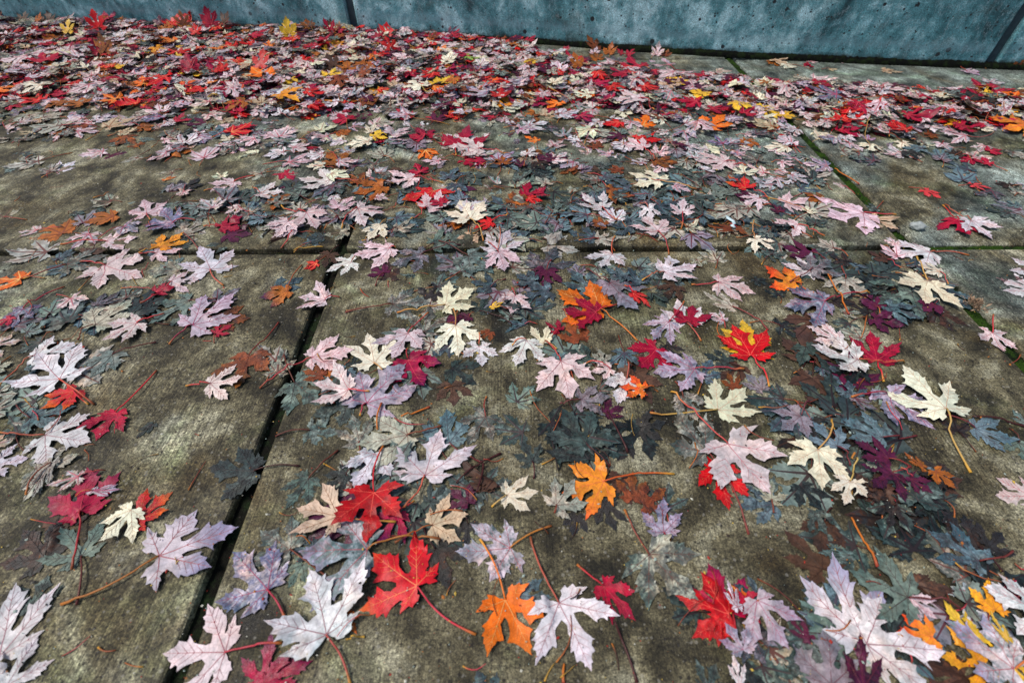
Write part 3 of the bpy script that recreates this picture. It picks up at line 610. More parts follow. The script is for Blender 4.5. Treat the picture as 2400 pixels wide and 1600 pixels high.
(-346, 1362, 76, 60, 'W', 1.0, 0, 0, 2, 0, 'pale pink leaf nearest left of the #61'),
(-91, 1281, 92, -176, 'W', 1.0, -24, 1242, 2, 0, 'pale pink leaf nearest right of the #61'),
(-268, 1320, 66, -87, 'V', 1.0, 0, 0, 1, 0, ''),
(-238, 1274, 58, -60, 'O', 1.0, 0, 0, 2, 0, ''),
(-596, 1212, 67, 0, 'W', 1.0, -663, 1203, 2, 0, ''),
(-495, 1182, 47, -173, 'C', 1.0, 0, 0, 2, 0, ''),
(-455, 1206, 79, 135, 'OB', 1.0, 0, 0, 1, 0, 'rust orange leaf nearest above and left of the #4'),
(-457, 1200, 60, 6, 'W', 1.0, -513, 1290, 2, 0, ''),
(-402, 1314, 69, -169, 'C', 1.0, 0, 0, 2, 0, ''),
(-603, 1281, 56, 28, 'W', 1.0, 0, 0, 2, 0, ''),
(-244, 1710, 90, 63, 'Y', 1.0, 0, 0, 2, 0, ''),
(-635, 1800, 65, 80, 'Y', 1.0, 0, 0, 2, 0, ''),
(-169, 1980, 69, -31, 'E', 0.5, 0, 0, 2, 0, ''),
(-518, 1790, 55, 44, 'B', 1.0, 0, 0, 1, 25, 'rust brown leaf nearest above the #4'),
(-657, 1933, 66, 124, 'H', 1.0, 0, 0, 0, 30, 'dark brown leaf nearest above the #4'),
(-593, 1898, 100, 69, 'OB', 1.0, 0, 0, 1, 0, ''),
(-469, 2080, 58, 126, 'R', 1.0, 0, 0, 2, 40, ''),
(-911, 1898, 69, 81, 'R', 1.0, 0, 0, 2, 45, 'scarlet leaf nearest above the #1'),
(-82, 1617, 96, 138, 'L', 1.0, 0, 0, 2, 0, 'lilac leaf nearest above and right of the #61'),
(-298, 1672, 100, 129, 'C', 1.0, 0, 0, 2, 0, 'cream leaf nearest above the #61'),
(-319, 1498, 75, 161, 'W', 1.0, -187, 1450, 2, 0, ''),
(237, 1887, 55, 102, 'OB', 1.0, 0, 0, 1, 45, ''),
(410, 1956, 77, 152, 'W', 1.0, 455, 1887, 2, 0, ''),
(475, 1933, 108, 117, 'M', 1.0, 0, 0, 2, 0, ''),
(595, 1980, 91, 147, 'W', 1.0, 604, 1933, 2, 0, ''),
(248, 1626, 70, 148, 'C', 1.0, 277, 1573, 2, 0, ''),
(209, 1506, 76, -68, 'MP', 1.0, 127, 1672, 2, 0, ''),
(405, 1586, 96, 180, 'W', 1.0, 443, 1535, 2, 0, 'pale pink leaf, second nearest above the #11'),
(513, 1635, 89, -162, 'W', 1.0, 564, 1667, 2, 0, ''),
(442, 1710, 69, -55, 'R', 1.0, 0, 0, 2, 0, ''),
(329, 1691, 81, -67, 'R', 1.0, 0, 0, 2, 0, ''),
(618, 1681, 88, 117, 'P', 1.0, 0, 0, 1, 0, ''),
(583, 1573, 75, 173, 'M', 1.0, 0, 0, 2, 0, ''),
(574, 1450, 84, 73, 'T', 1.0, 0, 0, 0, 0, ''),
(573, 1413, 100, 44, 'O', 1.0, 0, 0, 2, 0, 'orange leaf nearest above and right of the #11'),
(678, 1522, 65, -48, 'Y', 1.0, 0, 0, 2, 0, ''),
(230, 1394, 71, -131, 'C', 1.0, 277, 1466, 2, 0, ''),
(151, 1369, 51, 93, 'w', 1.0, 0, 0, 2, 0, ''),
(116, 1300, 57, 57, 'W', 1.0, 0, 0, 2, 0, ''),
(71, 1341, 46, 143, 'O', 1.0, 71, 1294, 2, 0, ''),
(210, 1268, 34, 145, 'w', 1.0, 182, 1391, 2, 0, ''),
(310, 1355, 55, -150, 'P', 1.0, 309, 1294, 1, 0, ''),
(362, 1281, 72, 124, 'W', 1.0, 375, 1200, 2, 0, 'pale pink leaf nearest above the #11'),
(548, 1428, 79, -67, 'W', 1.0, 522, 1391, 2, 0, ''),
(500, 1391, 63, -93, 'W', 1.0, 0, 0, 2, 0, ''),
(486, 1224, 58, 49, 'w', 1.0, 0, 0, 2, 0, ''),
(41, 1230, 53, 72, 'w', 1.0, 31, 1176, 2, 0, ''),
(102, 1212, 50, 142, 'P', 1.0, 0, 0, 1, 0, ''),
(563, 1200, 88, -172, 'W', 1.0, 612, 1182, 2, 0, 'pale pink leaf, second nearest right of the #11'),
(654, 1212, 58, 103, 'G', 1.0, 640, 1171, 1, 0, ''),
(594, 1320, 56, 99, 'L', 1.0, 0, 0, 2, 0, ''),
(1205, 1672, 108, 43, 'W', 1.0, 1171, 1617, 3, 0, ''),
(1050, 1630, 106, 151, 'L', 1.0, 1203, 1590, 3, 0, ''),
(835, 1514, 48, -88, 'Y', 1.3, 0, 0, 3, 0, ''),
(1211, 1502, 85, -25, 'M', 1.0, 1157, 1530, 3, 0, ''),
(1136, 1376, 64, 137, 'R', 1.0, 1220, 1358, 3, 0, ''),
(966, 1405, 64, -63, 'M', 1.0, 0, 0, 3, 0, ''),
(1001, 1310, 59, -114, 'C', 1.0, 1070, 1458, 3, 0, ''),
(1296, 1355, 67, 155, 'W', 1.1, 1411, 1394, 3, 0, ''),
(1509, 1405, 108, 137, 'OR', 1.2, 0, 0, 3, 0, ''),
(1316, 1274, 47, 16, 'M', 1.0, 0, 0, 3, 0, ''),
(1265, 1200, 45, 132, 'M', 1.0, 0, 0, 3, 0, ''),
(925, 1428, 49, -100, 'W', 1.0, 0, 0, 3, 0, ''),
(1087, 1268, 50, -86, 'D', 1.0, 0, 0, 0, 0, ''),
(1044, 1255, 32, 156, 'W', 1.0, 0, 0, 2, 0, ''),
(830, 1188, 70, 165, 'w', 1.0, 0, 0, 2, 0, ''),
(1030, 1980, 61, -74, 'C', 1.0, 1108, 1927, 3, 0, ''),
(1672, 1921, 61, -68, 'L', 1.0, 0, 0, 3, 0, ''),
(1678, 1800, 67, 39, 'w', 1.0, 0, 0, 3, 0, ''),
(1576, 1672, 108, 47, 'M', 1.0, 0, 0, 3, 0, ''),
(1457, 1547, 108, 77, 'D', 1.0, 0, 0, 2, 0, ''),
(1866, 1980, 58, 63, 'B', 1.0, 0, 0, 1, 40, ''),
(1323, 1780, 52, -75, 'P', 1.0, 0, 0, 1, 0, ''),
(1248, 2017, 30, -16, 'W', 1.0, 0, 0, 2, 0, ''),
(1173, 1933, 30, -23, 'N', 1.0, 0, 0, 2, 0, ''),
(998, 2004, 82, 27, 'N', 1.0, 0, 0, 2, 0, ''),
]
BAND = [(-2.287, 1.55), (-1.674, 1.632), (-1.278, 1.55), (-0.78, 1.476), (-0.524, 1.492), (-0.258, 1.461), (0.0, 1.498), (0.202, 1.55), (0.39, 1.476), (0.619, 1.373), (0.778, 1.305), (1.099, 1.345), (1.506, 1.401), (2.036, 1.431), (2.289, 1.69), (1.739, 1.721), (1.468, 1.752), (1.186, 1.776), (0.98, 1.816), (0.767, 1.859), (0.471, 1.92), (0.291, 1.995), (0.17, 2.135), (0.0, 2.212), (-0.677, 2.428), (-2.315, 2.577), (-3.425, 2.649)]
MID = [(-1.831, 1.345), (-1.465, 1.345), (-1.16, 1.345), (-0.903, 1.267), (-0.577, 1.237), (-0.401, 1.223), (-0.113, 1.194), (0.22, 1.149), (0.502, 1.171), (0.716, 1.149), (0.857, 1.218), (1.039, 1.237), (1.2, 1.218), (1.386, 1.237), (1.609, 1.373), (0.778, 1.305), (0.619, 1.373), (0.39, 1.476), (0.202, 1.55), (0.0, 1.498), (-0.258, 1.461), (-0.78, 1.476), (-1.278, 1.55), (-1.674, 1.632), (-2.055, 1.59)]
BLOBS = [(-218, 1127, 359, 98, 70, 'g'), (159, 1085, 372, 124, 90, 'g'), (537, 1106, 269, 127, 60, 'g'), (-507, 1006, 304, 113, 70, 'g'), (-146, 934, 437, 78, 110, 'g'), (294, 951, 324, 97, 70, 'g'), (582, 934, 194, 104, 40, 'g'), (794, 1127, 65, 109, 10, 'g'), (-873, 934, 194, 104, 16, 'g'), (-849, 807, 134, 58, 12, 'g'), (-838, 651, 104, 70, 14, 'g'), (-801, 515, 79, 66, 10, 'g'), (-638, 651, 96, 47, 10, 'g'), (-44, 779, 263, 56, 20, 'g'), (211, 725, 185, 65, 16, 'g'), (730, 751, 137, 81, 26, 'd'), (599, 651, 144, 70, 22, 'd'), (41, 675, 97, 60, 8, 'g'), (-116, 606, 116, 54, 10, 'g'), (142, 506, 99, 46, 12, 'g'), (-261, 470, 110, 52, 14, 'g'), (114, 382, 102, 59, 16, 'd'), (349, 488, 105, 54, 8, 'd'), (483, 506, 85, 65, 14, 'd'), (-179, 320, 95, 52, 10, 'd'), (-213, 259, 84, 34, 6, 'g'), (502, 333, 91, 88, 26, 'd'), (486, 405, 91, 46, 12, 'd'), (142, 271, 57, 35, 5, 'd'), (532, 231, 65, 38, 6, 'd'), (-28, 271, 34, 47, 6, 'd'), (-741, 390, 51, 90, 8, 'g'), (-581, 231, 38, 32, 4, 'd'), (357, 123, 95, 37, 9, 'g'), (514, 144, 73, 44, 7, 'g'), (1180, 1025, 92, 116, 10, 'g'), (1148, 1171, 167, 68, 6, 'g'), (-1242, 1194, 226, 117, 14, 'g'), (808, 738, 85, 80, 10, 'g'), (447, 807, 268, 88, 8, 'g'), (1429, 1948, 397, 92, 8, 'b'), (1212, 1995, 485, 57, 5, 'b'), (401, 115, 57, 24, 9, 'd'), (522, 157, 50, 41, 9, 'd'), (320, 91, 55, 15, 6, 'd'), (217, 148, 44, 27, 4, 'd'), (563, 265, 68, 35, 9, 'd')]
STALKS = [(439, 251, 437, 189, 'orange bare stalk alone above the front heap'), (114, 132, 131, 76, 'dark brown bare stalk on the bare slab near the front'), (620, 731, 615, 626, 'orange bare stalk lying across blue grey leaves'), (698, 406, 766, 389, 'thin dark bare stalk pointing at the blue grey leaf'), (-462, 825, -403, 838, 'yellow straw lying in the cross joint'), (-181, 114, -163, 118, 'short yellow twig below the large white leaf with orange stalk'), (56, 93, 54, 76, 'short red bare stalk below the bright orange leaf'), (-167, 403, -127, 425, 'orange bare stalk below the big lilac leaf'), (-198, 380, -201, 428, 'upright orange brown stalk touching the big lilac leaf'), (840, 1171, 871, 1099, 'orange red bare stalk ending at the mossy joint'), (-76, 298, -16, 345, 'long dark bare stalk right of the big silvery leaf'), (-47, 281, -40, 325, 'thin dark bare stalk below the dappled beige leaf'), (145, 414, 165, 345, 'dark red bare stalk over the soaked leaves')]

# ---------------------------------------------------------------- paving
PX0, PSL, GRID = -.3575, 1.2235, .011        # joint origin, slab pitch, yaw of the grid
PY0, PGAP = .8305, .022
gc, gs = math.cos(GRID*.0+R(.55)), math.sin(R(.55))
def gridpt(x, y): return (x*gc-y*gs, x*gs+y*gc)
bm = bmesh.new()
for ix in range(-5, 6):
    for iy in range(-4, 6):
        x0 = PX0+ix*PSL+PGAP/2+(.005 if ix == 1 else 0); x1 = PX0+(ix+1)*PSL-PGAP/2-(.005 if ix == 0 else 0); y0 = PY0+iy*PSL*.993+PGAP*.4; y1 = y0+PSL*.993-PGAP*.8
        if iy == 0: pass
        tmp = bmesh.new(); bmesh.ops.create_cube(tmp, size=1)
        dz = rng.uniform(-.0012, .0012)
        for v in tmp.verts:
            v.co = Vector(((x0+x1)/2+v.co.x*(x1-x0), (y0+y1)/2+v.co.y*(y1-y0), -.05+dz+v.co.z*.1))
        bmesh.ops.bevel(tmp, geom=[e for e in tmp.edges], offset=.006, segments=3, affect='EDGES', profile=.6)
        for v in tmp.verts:
            x, y = gridpt(v.co.x, v.co.y); v.co.x = x; v.co.y = y
        me = bpy.data.meshes.new('t'); tmp.to_mesh(me); bm.from_mesh(me); bpy.data.meshes.remove(me); tmp.free()
me = bpy.data.meshes.new('pavement'); bm.to_mesh(me); bm.free()
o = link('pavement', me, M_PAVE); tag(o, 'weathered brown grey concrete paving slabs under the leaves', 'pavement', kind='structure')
me = bpy.data.meshes.new('ground'); z = -.104
me.from_pydata([(-60, -60, z), (60, -60, z), (60, 60, z), (-60, 60, z)], [], [(0, 1, 2, 3)])
tag(link('ground', me, M_SOIL), 'dark bare earth around and below the paving', 'ground', kind='structure')
# soil in the joints, moss in some of them
from mathutils import noise as mn
def ribbon(pts, wid, z0, amp, step, sc=60, nseg=6, name='x'):
    vs, fs = [], []; row = nseg+1; k = 0
    for (ax, ay), (bx, by) in pts:
        L = math.hypot(bx-ax, by-ay); n = max(2, int(L/step)); tx, ty = (bx-ax)/L, (by-ay)/L
        base = len(vs)
        for i in range(n+1):
            for j in range(row):
                u = (j/nseg-.5)*wid; x = ax+tx*L*i/n-ty*u; y = ay+ty*L*i/n+tx*u
                h = mn.fractal(Vector((x*sc, y*sc, .3)), .8, 2., 4)
                crown = 1-(2*(j/nseg-.5))**2
                vs.append((x, y, z0+amp*h+amp*crown*.8))
        for i in range(n):
            for j in range(nseg):
                a = base+i*row+j; fs.append((a, a+1, a+row+1, a+row))
    me = bpy.data.meshes.new(name); me.from_pydata(vs, [], fs); me.shade_smooth(); return me
jl = []
for ix in range(-2, 4):
    for iy in range(-2, 4):
        x = PX0+ix*PSL; y0 = PY0+iy*PSL*.993; jl.append((gridpt(x, y0), gridpt(x, y0+PSL*.993)))
for iy in range(-1, 4):
    y = PY0+iy*PSL*.993
    for ix in range(-3, 4): jl.append((gridpt(PX0+ix*PSL, y), gridpt(PX0+(ix+1)*PSL, y)))
tag(link('joint_soil', ribbon(jl, PGAP+.018, -.016, .0022, .008), M_SOIL), 'black damp dirt packed into the slab joints', 'soil', kind='structure')
def gp(i, j, t=0, s=0):                       # joint crossing i, j moved along by t, s slab pitches
    return gridpt(PX0+(i+t)*PSL, PY0+(j+s)*PSL*.993)
ms = [(gp(1, -1, 0, .5), gp(1, 1)), (gp(0, 0, 0, .26), gp(0, 1)), (gp(-1, 0, 0, .55), gp(-1, 1)), (gp(1, 1), gp(1, 2, 0, -.72)),
      (gp(0, 1, .55), gp(1, 1)), (gp(1, 0), gp(2, 0))]
me = ribbon(ms, PGAP+.004, -.0075, .0034, .004, 130, 8)
tag(link('moss', me, M_MOSS), 'bright green moss filling the joint between the right slabs', 'moss', kind='stuff')
# ---------------------------------------------------------------- wall
WP = [(-5.2, 2.92), (-3.6, 2.70), (-2.30, 2.535), (-1.5, 2.465), (-.68, 2.395), (.045, 2.257), (.51, 2.148), (.85, 2.082), (1.28, 2.017), (1.78, 1.953), (2.6, 1.862), (3.6, 1.76), (4.8, 1.66)]
def wy(x):                                    # smooth curve through WP
    for k in range(len(WP)-1):
        if x <= WP[k+1][0] or k == len(WP)-2:
            p0 = WP[max(k-1, 0)]; p1 = WP[k]; p2 = WP[k+1]; p3 = WP[min(k+2, len(WP)-1)]
            m1 = (p2[1]-p0[1])/(p2[0]-p0[0]); m2 = (p3[1]-p1[1])/(p3[0]-p1[0]); d = p2[0]-p1[0]; t = (x-p1[0])/d
            return (2*t**3-3*t*t+1)*p1[1]+(t**3-2*t*t+t)*d*m1+(-2*t**3+3*t*t)*p2[1]+(t**3-t*t)*d*m2
wall = bpy.data.objects.new('concrete_wall', None); C.objects.link(wall)
tag(wall, 'blue grey cast concrete wall with vertical joints behind the leaf drift', 'wall')
wall.location = (0, wy(0), 0)
WH, WT = .78, .34
def wall_piece(name, xa, xb, inset, mat, ch, nz=2):
    prof = [(inset, -.02), (inset, WH-.012), (inset+.012, WH), (WT-.012-inset, WH), (WT-inset, WH-.012), (WT-inset, -.02)]
    n = max(2, int((xb-xa)/.05)); xs = [xa+(xb-xa)*i/n for i in range(n+1)]
    rows = []
    if ch: rows.append((xa, ch))
    rows += [(xa+ch if i == 0 else xb-ch if i == n else x, 0) for i, x in enumerate(xs)]
    if ch: rows.append((xb, ch))
    bm = bmesh.new(); R_ = []
    for x, c in rows:
        s = (wy(x+.01)-wy(x-.01))/.02; q = math.hypot(1, s); nx, ny = -s/q, 1/q; r = []
        for off, z in prof:
            off = min(max(off, c), WT-c); z = min(z, WH-c)
            r.append(bm.verts.new((x+nx*off, wy(x)+ny*off-wall.location.y, z)))
        R_.append(r)
    m = len(prof)
    for a, b_ in zip(R_, R_[1:]):
        for j in range(m): bm.faces.new((a[j], b_[j], b_[(j+1) % m], a[(j+1) % m]))
    bm.faces.new(R_[0]); bm.faces.new(R_[-1][::-1]); bmesh.ops.recalc_face_normals(bm, faces=bm.faces)
    me = bpy.data.meshes.new(name); bm.to_mesh(me); bm.free()
    return link(name, me, mat, wall)
M_JOINT = plain_mat('dark_joint', (.012, .03, .04), (.03, .06, .075), .7, 40)
JX = [-2.315, -.685, 1.775]
ed = [-5.0]+JX+[4.6]
for a, b_ in zip(ed, ed[1:]):
    wall_piece('wall_panel', a+(.017 if a in JX else 0), b_-(.017 if b_ in JX else 0), 0, M_WALL, .007)
for x in JX: wall_piece('joint_strip', x-.0165, x+.0165, .016, M_JOINT, 0)
# black algae along the foot of the wall
vs, fs = [], []; N = 1500; x0, x1 = -.9, 3.2
for i in range(N+1):
    x = x0+(x1-x0)*i/N; k = .5+.5*mn.noise(Vector((x*7, 0, 0)))
    wd = (.013+.012*k)*(1 if x > .2 else .8); hh = .012+.013*k
    for j in range(6):
        t = j/5*math.pi/2; e = mn.fractal(Vector((x*90, j*.7, 2)), .7, 2., 3)*.0035
        vs.append((x, wy(x)+.003-wd*math.cos(t)+e*.6, .0005+hh*math.sin(t)+e))
for i in range(N):
    for j in range(5): a = i*6+j; fs.append((a, a+6, a+7, a+1))
me = bpy.data.meshes.new('algae'); me.from_pydata(vs, [], fs); me.shade_smooth()
tag(link('algae', me, M_SLIME), 'black green algae and dirt along the wall foot', 'algae', kind='stuff')
# ---------------------------------------------------------------- leaf shapes
def leaf_outline(r, hi):
    a1, a2 = R(r.uniform(39, 51)), R(r.uniform(82, 102)); lobes = []
    l1, l2 = r.uniform(.75, .94), r.uniform(.42, .58); d1 = r.uniform(.22, .35); slim = r.uniform(.74, .98)
    def side(ax, ln, wid, s, seq, sin0):      # points from the sinus to the tip on side s of a lobe
        out = []; dx, dy = math.sin(ax), math.cos(ax)
        for t, p in seq:
            p = p*wid*s*r.uniform(.85, 1.15); t = t+r.uniform(-.015, .015); bend = .04*math.sin(t*3)*ax
            out.append((dx*ln*t+dy*p, dy*ln*t-dx*p))
        return out
    big = [(.34, .10), (.45, .135), (.55, .18), (.665, .285), (.665, .20), (.72, .175), (.80, .195), (.80, .125), (.86, .085), (.90, .075), (.905, .045), (.96, .016)]
    mid = [(.42, .09), (.52, .145), (.66, .225), (.665, .16), (.74, .13), (.82, .135), (.82, .078), (.91, .035), (.96, .014)]
    outer = [(.36, .16), (.44, .175), (.57, .25), (.57, .185), (.62, .175), (.71, .215), (.71, .145), (.80, .14), (.81, .08), (.91, .038), (.96, .015)]
    sml = [(.60, .06), (.74, .085), (.75, .05), (.90, .025)]
    smo = [(.24, .17), (.44, .23), (.46, .16), (.68, .165), (.69, .09), (.88, .035)]
    if r.random() < .35: big = big[:4]+[(.70, .20), (.76, .145)]+big[8:]; mid = mid[:3]+[(.72, .14)]+mid[7:]
    def half(s):
        q1 = a1*.5*r.uniform(.9, 1.1)*s; q2 = s*(a1+a2)*.5
        A1, A2 = s*a1*r.uniform(.95, 1.05), s*a2*r.uniform(.95, 1.05); L1 = l1*r.uniform(.94, 1.06); L2 = l2*r.uniform(.88, 1.12)
        P = []
        P += [(math.sin(q1)*d1, math.cos(q1)*d1)]
        up = side(0, 1, slim, s, big, 0)
        c = up+[(r.uniform(-.02, .02), 1)]
        inner = side(A1, L1, -slim, s, mid, 0); out_ = side(A1, L1, slim, s, outer, 0)
        tip1 = (math.sin(A1)*L1, math.cos(A1)*L1)
        dn = d1*r.uniform(.85, 1.0)
        sin2 = (math.sin(q2)*dn, math.cos(q2)*dn)
        in2 = side(A2, L2, -.8, s, sml, 0); ou2 = side(A2, L2, .8, s, smo, 0)
        tip2 = (math.sin(A2)*L2, math.cos(A2)*L2)
        seq = up[::-1]+[P[0]]+inner+[tip1]+out_[::-1]+[sin2]+in2+[tip2]+ou2[::-1]+[(s*.10, -.085), (s*.035, -.035)]
        return seq, tip1, tip2
    Rr, t1, t2 = half(1); Ll, t3, t4 = half(-1)
    ring = [(0, 1)]+Rr+[(0, 0)]+Ll[::-1]
    f = [r.uniform(0, 6.3) for _ in range(4)]; m = r.uniform(.015, .045)
    wp = lambda p: (p[0]+m*(math.sin(3.1*p[1]+f[0])-math.sin(f[0]))+m*.5*(math.sin(6*p[1]+f[1])-math.sin(f[1])), p[1]+m*(math.sin(3.3*p[0]+f[2])-math.sin(f[2]))+m*.5*(math.sin(6*p[0]+f[3])-math.sin(f[3])))
    return [wp(p) for p in ring], [wp(p) for p in ((0, 1), t1, t3, t2, t4)]
def inside(p, ring):
    x, y = p; c = False; n = len(ring)
    for i in range(n):
        x1, y1 = ring[i]; x2, y2 = ring[(i+1) % n]
        if (y1 > y) != (y2 > y) and x < (x2-x1)*(y-y1)/(y2-y1)+x1: c = not c
    return c
def make_shape(seed, hi):
    r = random.Random(seed); ring, tips = leaf_outline(r, hi)
    if hi:
        rr = []
        for a, b_ in zip(ring, ring[1:]+ring[:1]):
            rr.append(a); L = math.dist(a, b_)
            if L > .07:
                k = 2 if L > .13 else 1
                for q in range(1, k+1):
                    t = q/(k+1); nx, ny = (b_[1]-a[1])/L, -(b_[0]-a[0])/L; e = r.uniform(-.008, .010)
                    rr.append((a[0]+(b_[0]-a[0])*t+nx*e, a[1]+(b_[1]-a[1])*t+ny*e))
        ring = rr
    verts = [Vector(p) for p in ring]; n = len(verts); veins = []
    def line(a, b_, w0, w1, k):
        ids = []
        for q in range(k+1):
            t = q/k; x = a[0]+(b_[0]-a[0])*t; y = a[1]+(b_[1]-a[1])*t
            ids.append(len(verts)); verts.append(Vector((x+.0007, y+.0005)))
        veins.append((ids, w0, w1))
    for k, t in enumerate(tips):
        ln = math.hypot(*t)
        if not hi: line((0, .004), (t[0]*.93, t[1]*.93), .030 if k < 3 else .022, .010, 4)
        else:
            line((0, .004), (t[0]*.95, t[1]*.95), .0125 if k < 3 else .010, .003, 10 if k < 3 else 6)
            ax = math.atan2(t[0], t[1])
            for f, rl in ((.34, .20), (.47, .24), (.60, .20), (.74, .13)) if k < 3 else ((.4, .15), (.6, .12)):
                for s in (1, -1):
                    aa = ax+s*R(r.uniform(34, 44)); p = (t[0]*f, t[1]*f)
                    e = [p[0]+math.sin(aa)*rl*r.uniform(.8, 1.05), p[1]+math.cos(aa)*rl]
                    for _ in range(4):
                        if inside(e, ring) and inside(((p[0]+e[0])/2, (p[1]+e[1])/2), ring): break
                        e = [p[0]+(e[0]-p[0])*.75, p[1]+(e[1]-p[1])*.75]
                    line(p, e, .006, .002, 3)
    st = .065 if hi else .15; y = -.3
    vv = [(v.x, v.y) for v in verts]; row = 0
    while y < 1:
        x = -1+(row % 2)*st/2
        while x < 1:
            p = (x+r.uniform(-.15, .15)*st, y+r.uniform(-.15, .15)*st)
            if inside(p, ring) and min((p[0]-a)**2+(p[1]-b_)**2 for a, b_ in vv) > (st*.5)**2: verts.append(Vector(p))
            x += st
        y += st*.87; row += 1
    ov, oe, of, orig, _, _ = geometry.delaunay_2d_cdt(verts, [], [list(range(n))], 1, 1e-4)
    mp = {}
    for k, l in enumerate(orig):
        for q in l: mp[q] = k
    V = np.array([(v.x, v.y) for v in ov])
    F = []
    for f in of:
        a, b_, c = [V[i] for i in f[:3]]
        F.append(tuple(f) if (b_[0]-a[0])*(c[1]-a[1])-(b_[1]-a[1])*(c[0]-a[0]) > 0 else tuple(f[::-1]))
    vn = [([mp[q] for q in ids if q in mp], w0, w1) for ids, w0, w1 in veins]
    vn = [(ids, w0, w1) for ids, w0, w1 in vn if len(ids) > 1]
    return V, F, vn
HI = [make_shape(100+k, True) for k in range(20)]
LO = [make_shape(300+k, False) for k in range(16)]
# ---------------------------------------------------------------- leaf colours: c1, tip colour, mottle colour, mottle, roughness, vein, stalk
PAL = dict(
 W=((.62, .50, .51), (.62, .49, .51), (.30, .24, .26), .65, .50, (.42, .13, .16), (.50, .055, .06)),
 w=((.60, .57, .58), (.60, .54, .58), (.19, .22, .27), .72, .48, (.36, .17, .20), (.46, .10, .06)),
 L=((.44, .38, .44), (.33, .27, .38), (.10, .11, .19), .72, .45, (.30, .06, .12), (.36, .03, .06)),
 LX=((.56, .51, .54), (.30, .27, .40), (.14, .19, .20), .60, .45, (.34, .10, .12), (.45, .14, .03)),
 C=((.68, .66, .50), (.66, .62, .47), (.38, .33, .24), .45, .52, (.50, .34, .24), (.52, .30, .09)),
 G=((.39, .37, .30), (.34, .35, .29), (.085, .095, .085), .80, .50, (.13, .055, .045), (.20, .045, .03)),
 N=((.50, .38, .26), (.46, .34, .24), (.20, .15, .12), .45, .52, (.27, .12, .06), (.34, .10, .03)),
 V=((.25, .21, .24), (.17, .18, .22), (.055, .065, .075), .80, .45, (.11, .035, .05), (.14, .03, .035)),
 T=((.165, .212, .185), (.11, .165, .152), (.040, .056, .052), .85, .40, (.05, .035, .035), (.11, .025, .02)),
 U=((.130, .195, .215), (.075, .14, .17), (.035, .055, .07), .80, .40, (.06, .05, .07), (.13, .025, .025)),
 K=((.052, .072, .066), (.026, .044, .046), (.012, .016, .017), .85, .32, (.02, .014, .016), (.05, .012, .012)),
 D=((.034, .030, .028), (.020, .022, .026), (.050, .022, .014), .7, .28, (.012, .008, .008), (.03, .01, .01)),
 H=((.085, .040, .024), (.055, .028, .022), (.02, .014, .014), .7, .38, (.04, .018, .012), (.06, .015, .01)),
 R=((.50, .003, .008), (.44, .005, .008), (.22, .004, .012), .40, .42, (.66, .09, .06), (.58, .02, .03)),
 M=((.32, .002, .026), (.24, .003, .034), (.12, .003, .030), .50, .42, (.48, .04, .06), (.45, .02, .03)),
 MP=((.34, .005, .045), (.10, .006, .055), (.07, .005, .035), .50, .40, (.42, .05, .07), (.34, .02, .03)),
 P=((.090, .010, .040), (.060, .008, .034), (.025, .006, .018), .60, .38, (.10, .015, .03), (.16, .02, .02)),
 RO=((.52, .006, .014), (.70, .13, .008), (.30, .008, .020), .40, .42, (.70, .20, .08), (.60, .03, .05)),
 OR=((.74, .24, .020), (.66, .060, .012), (.70, .06, .012), .60, .42, (.66, .16, .05), (.45, .09, .02)),
 O=((.72, .125, .006), (.68, .14, .008), (.40, .05, .008), .45, .45, (.70, .34, .10), (.60, .16, .02)),
 OY=((.72, .28, .015), (.74, .36, .02), (.50, .11, .01), .50, .45, (.62, .22, .05), (.50, .22, .03)),
 Y=((.72, .42, .025), (.72, .46, .04), (.45, .20, .02), .45, .45, (.60, .36, .08), (.50, .30, .05)),
 OB=((.36, .105, .014), (.32, .085, .014), (.11, .035, .014), .65, .45, (.22, .06, .02), (.20, .04, .02)),
 B=((.21, .052, .018), (.24, .080, .016), (.06, .020, .014), .65, .42, (.13, .03, .015), (.18, .03, .02)),
 S=((.60, .045, .055), (.55, .06, .06), (.38, .02, .03), .4, .45, (.50, .05, .05), (.35, .03, .03)),
 E=((.20, .36, .04), (.25, .40, .06), (.12, .2, .03), .4, .5, (.3, .4, .1), (.3, .3, .1)),
 PO=((.42, .14, .022), (.040, .014, .055), (.16, .03, .04), .6, .42, (.30, .08, .03), (.32, .09, .03)))
FLAT = dict(T=.24, K=.13, U=.32, D=.07, H=.22, P=.4, G=.42, V=.45, B=.35, OB=.5)
TINT = {}
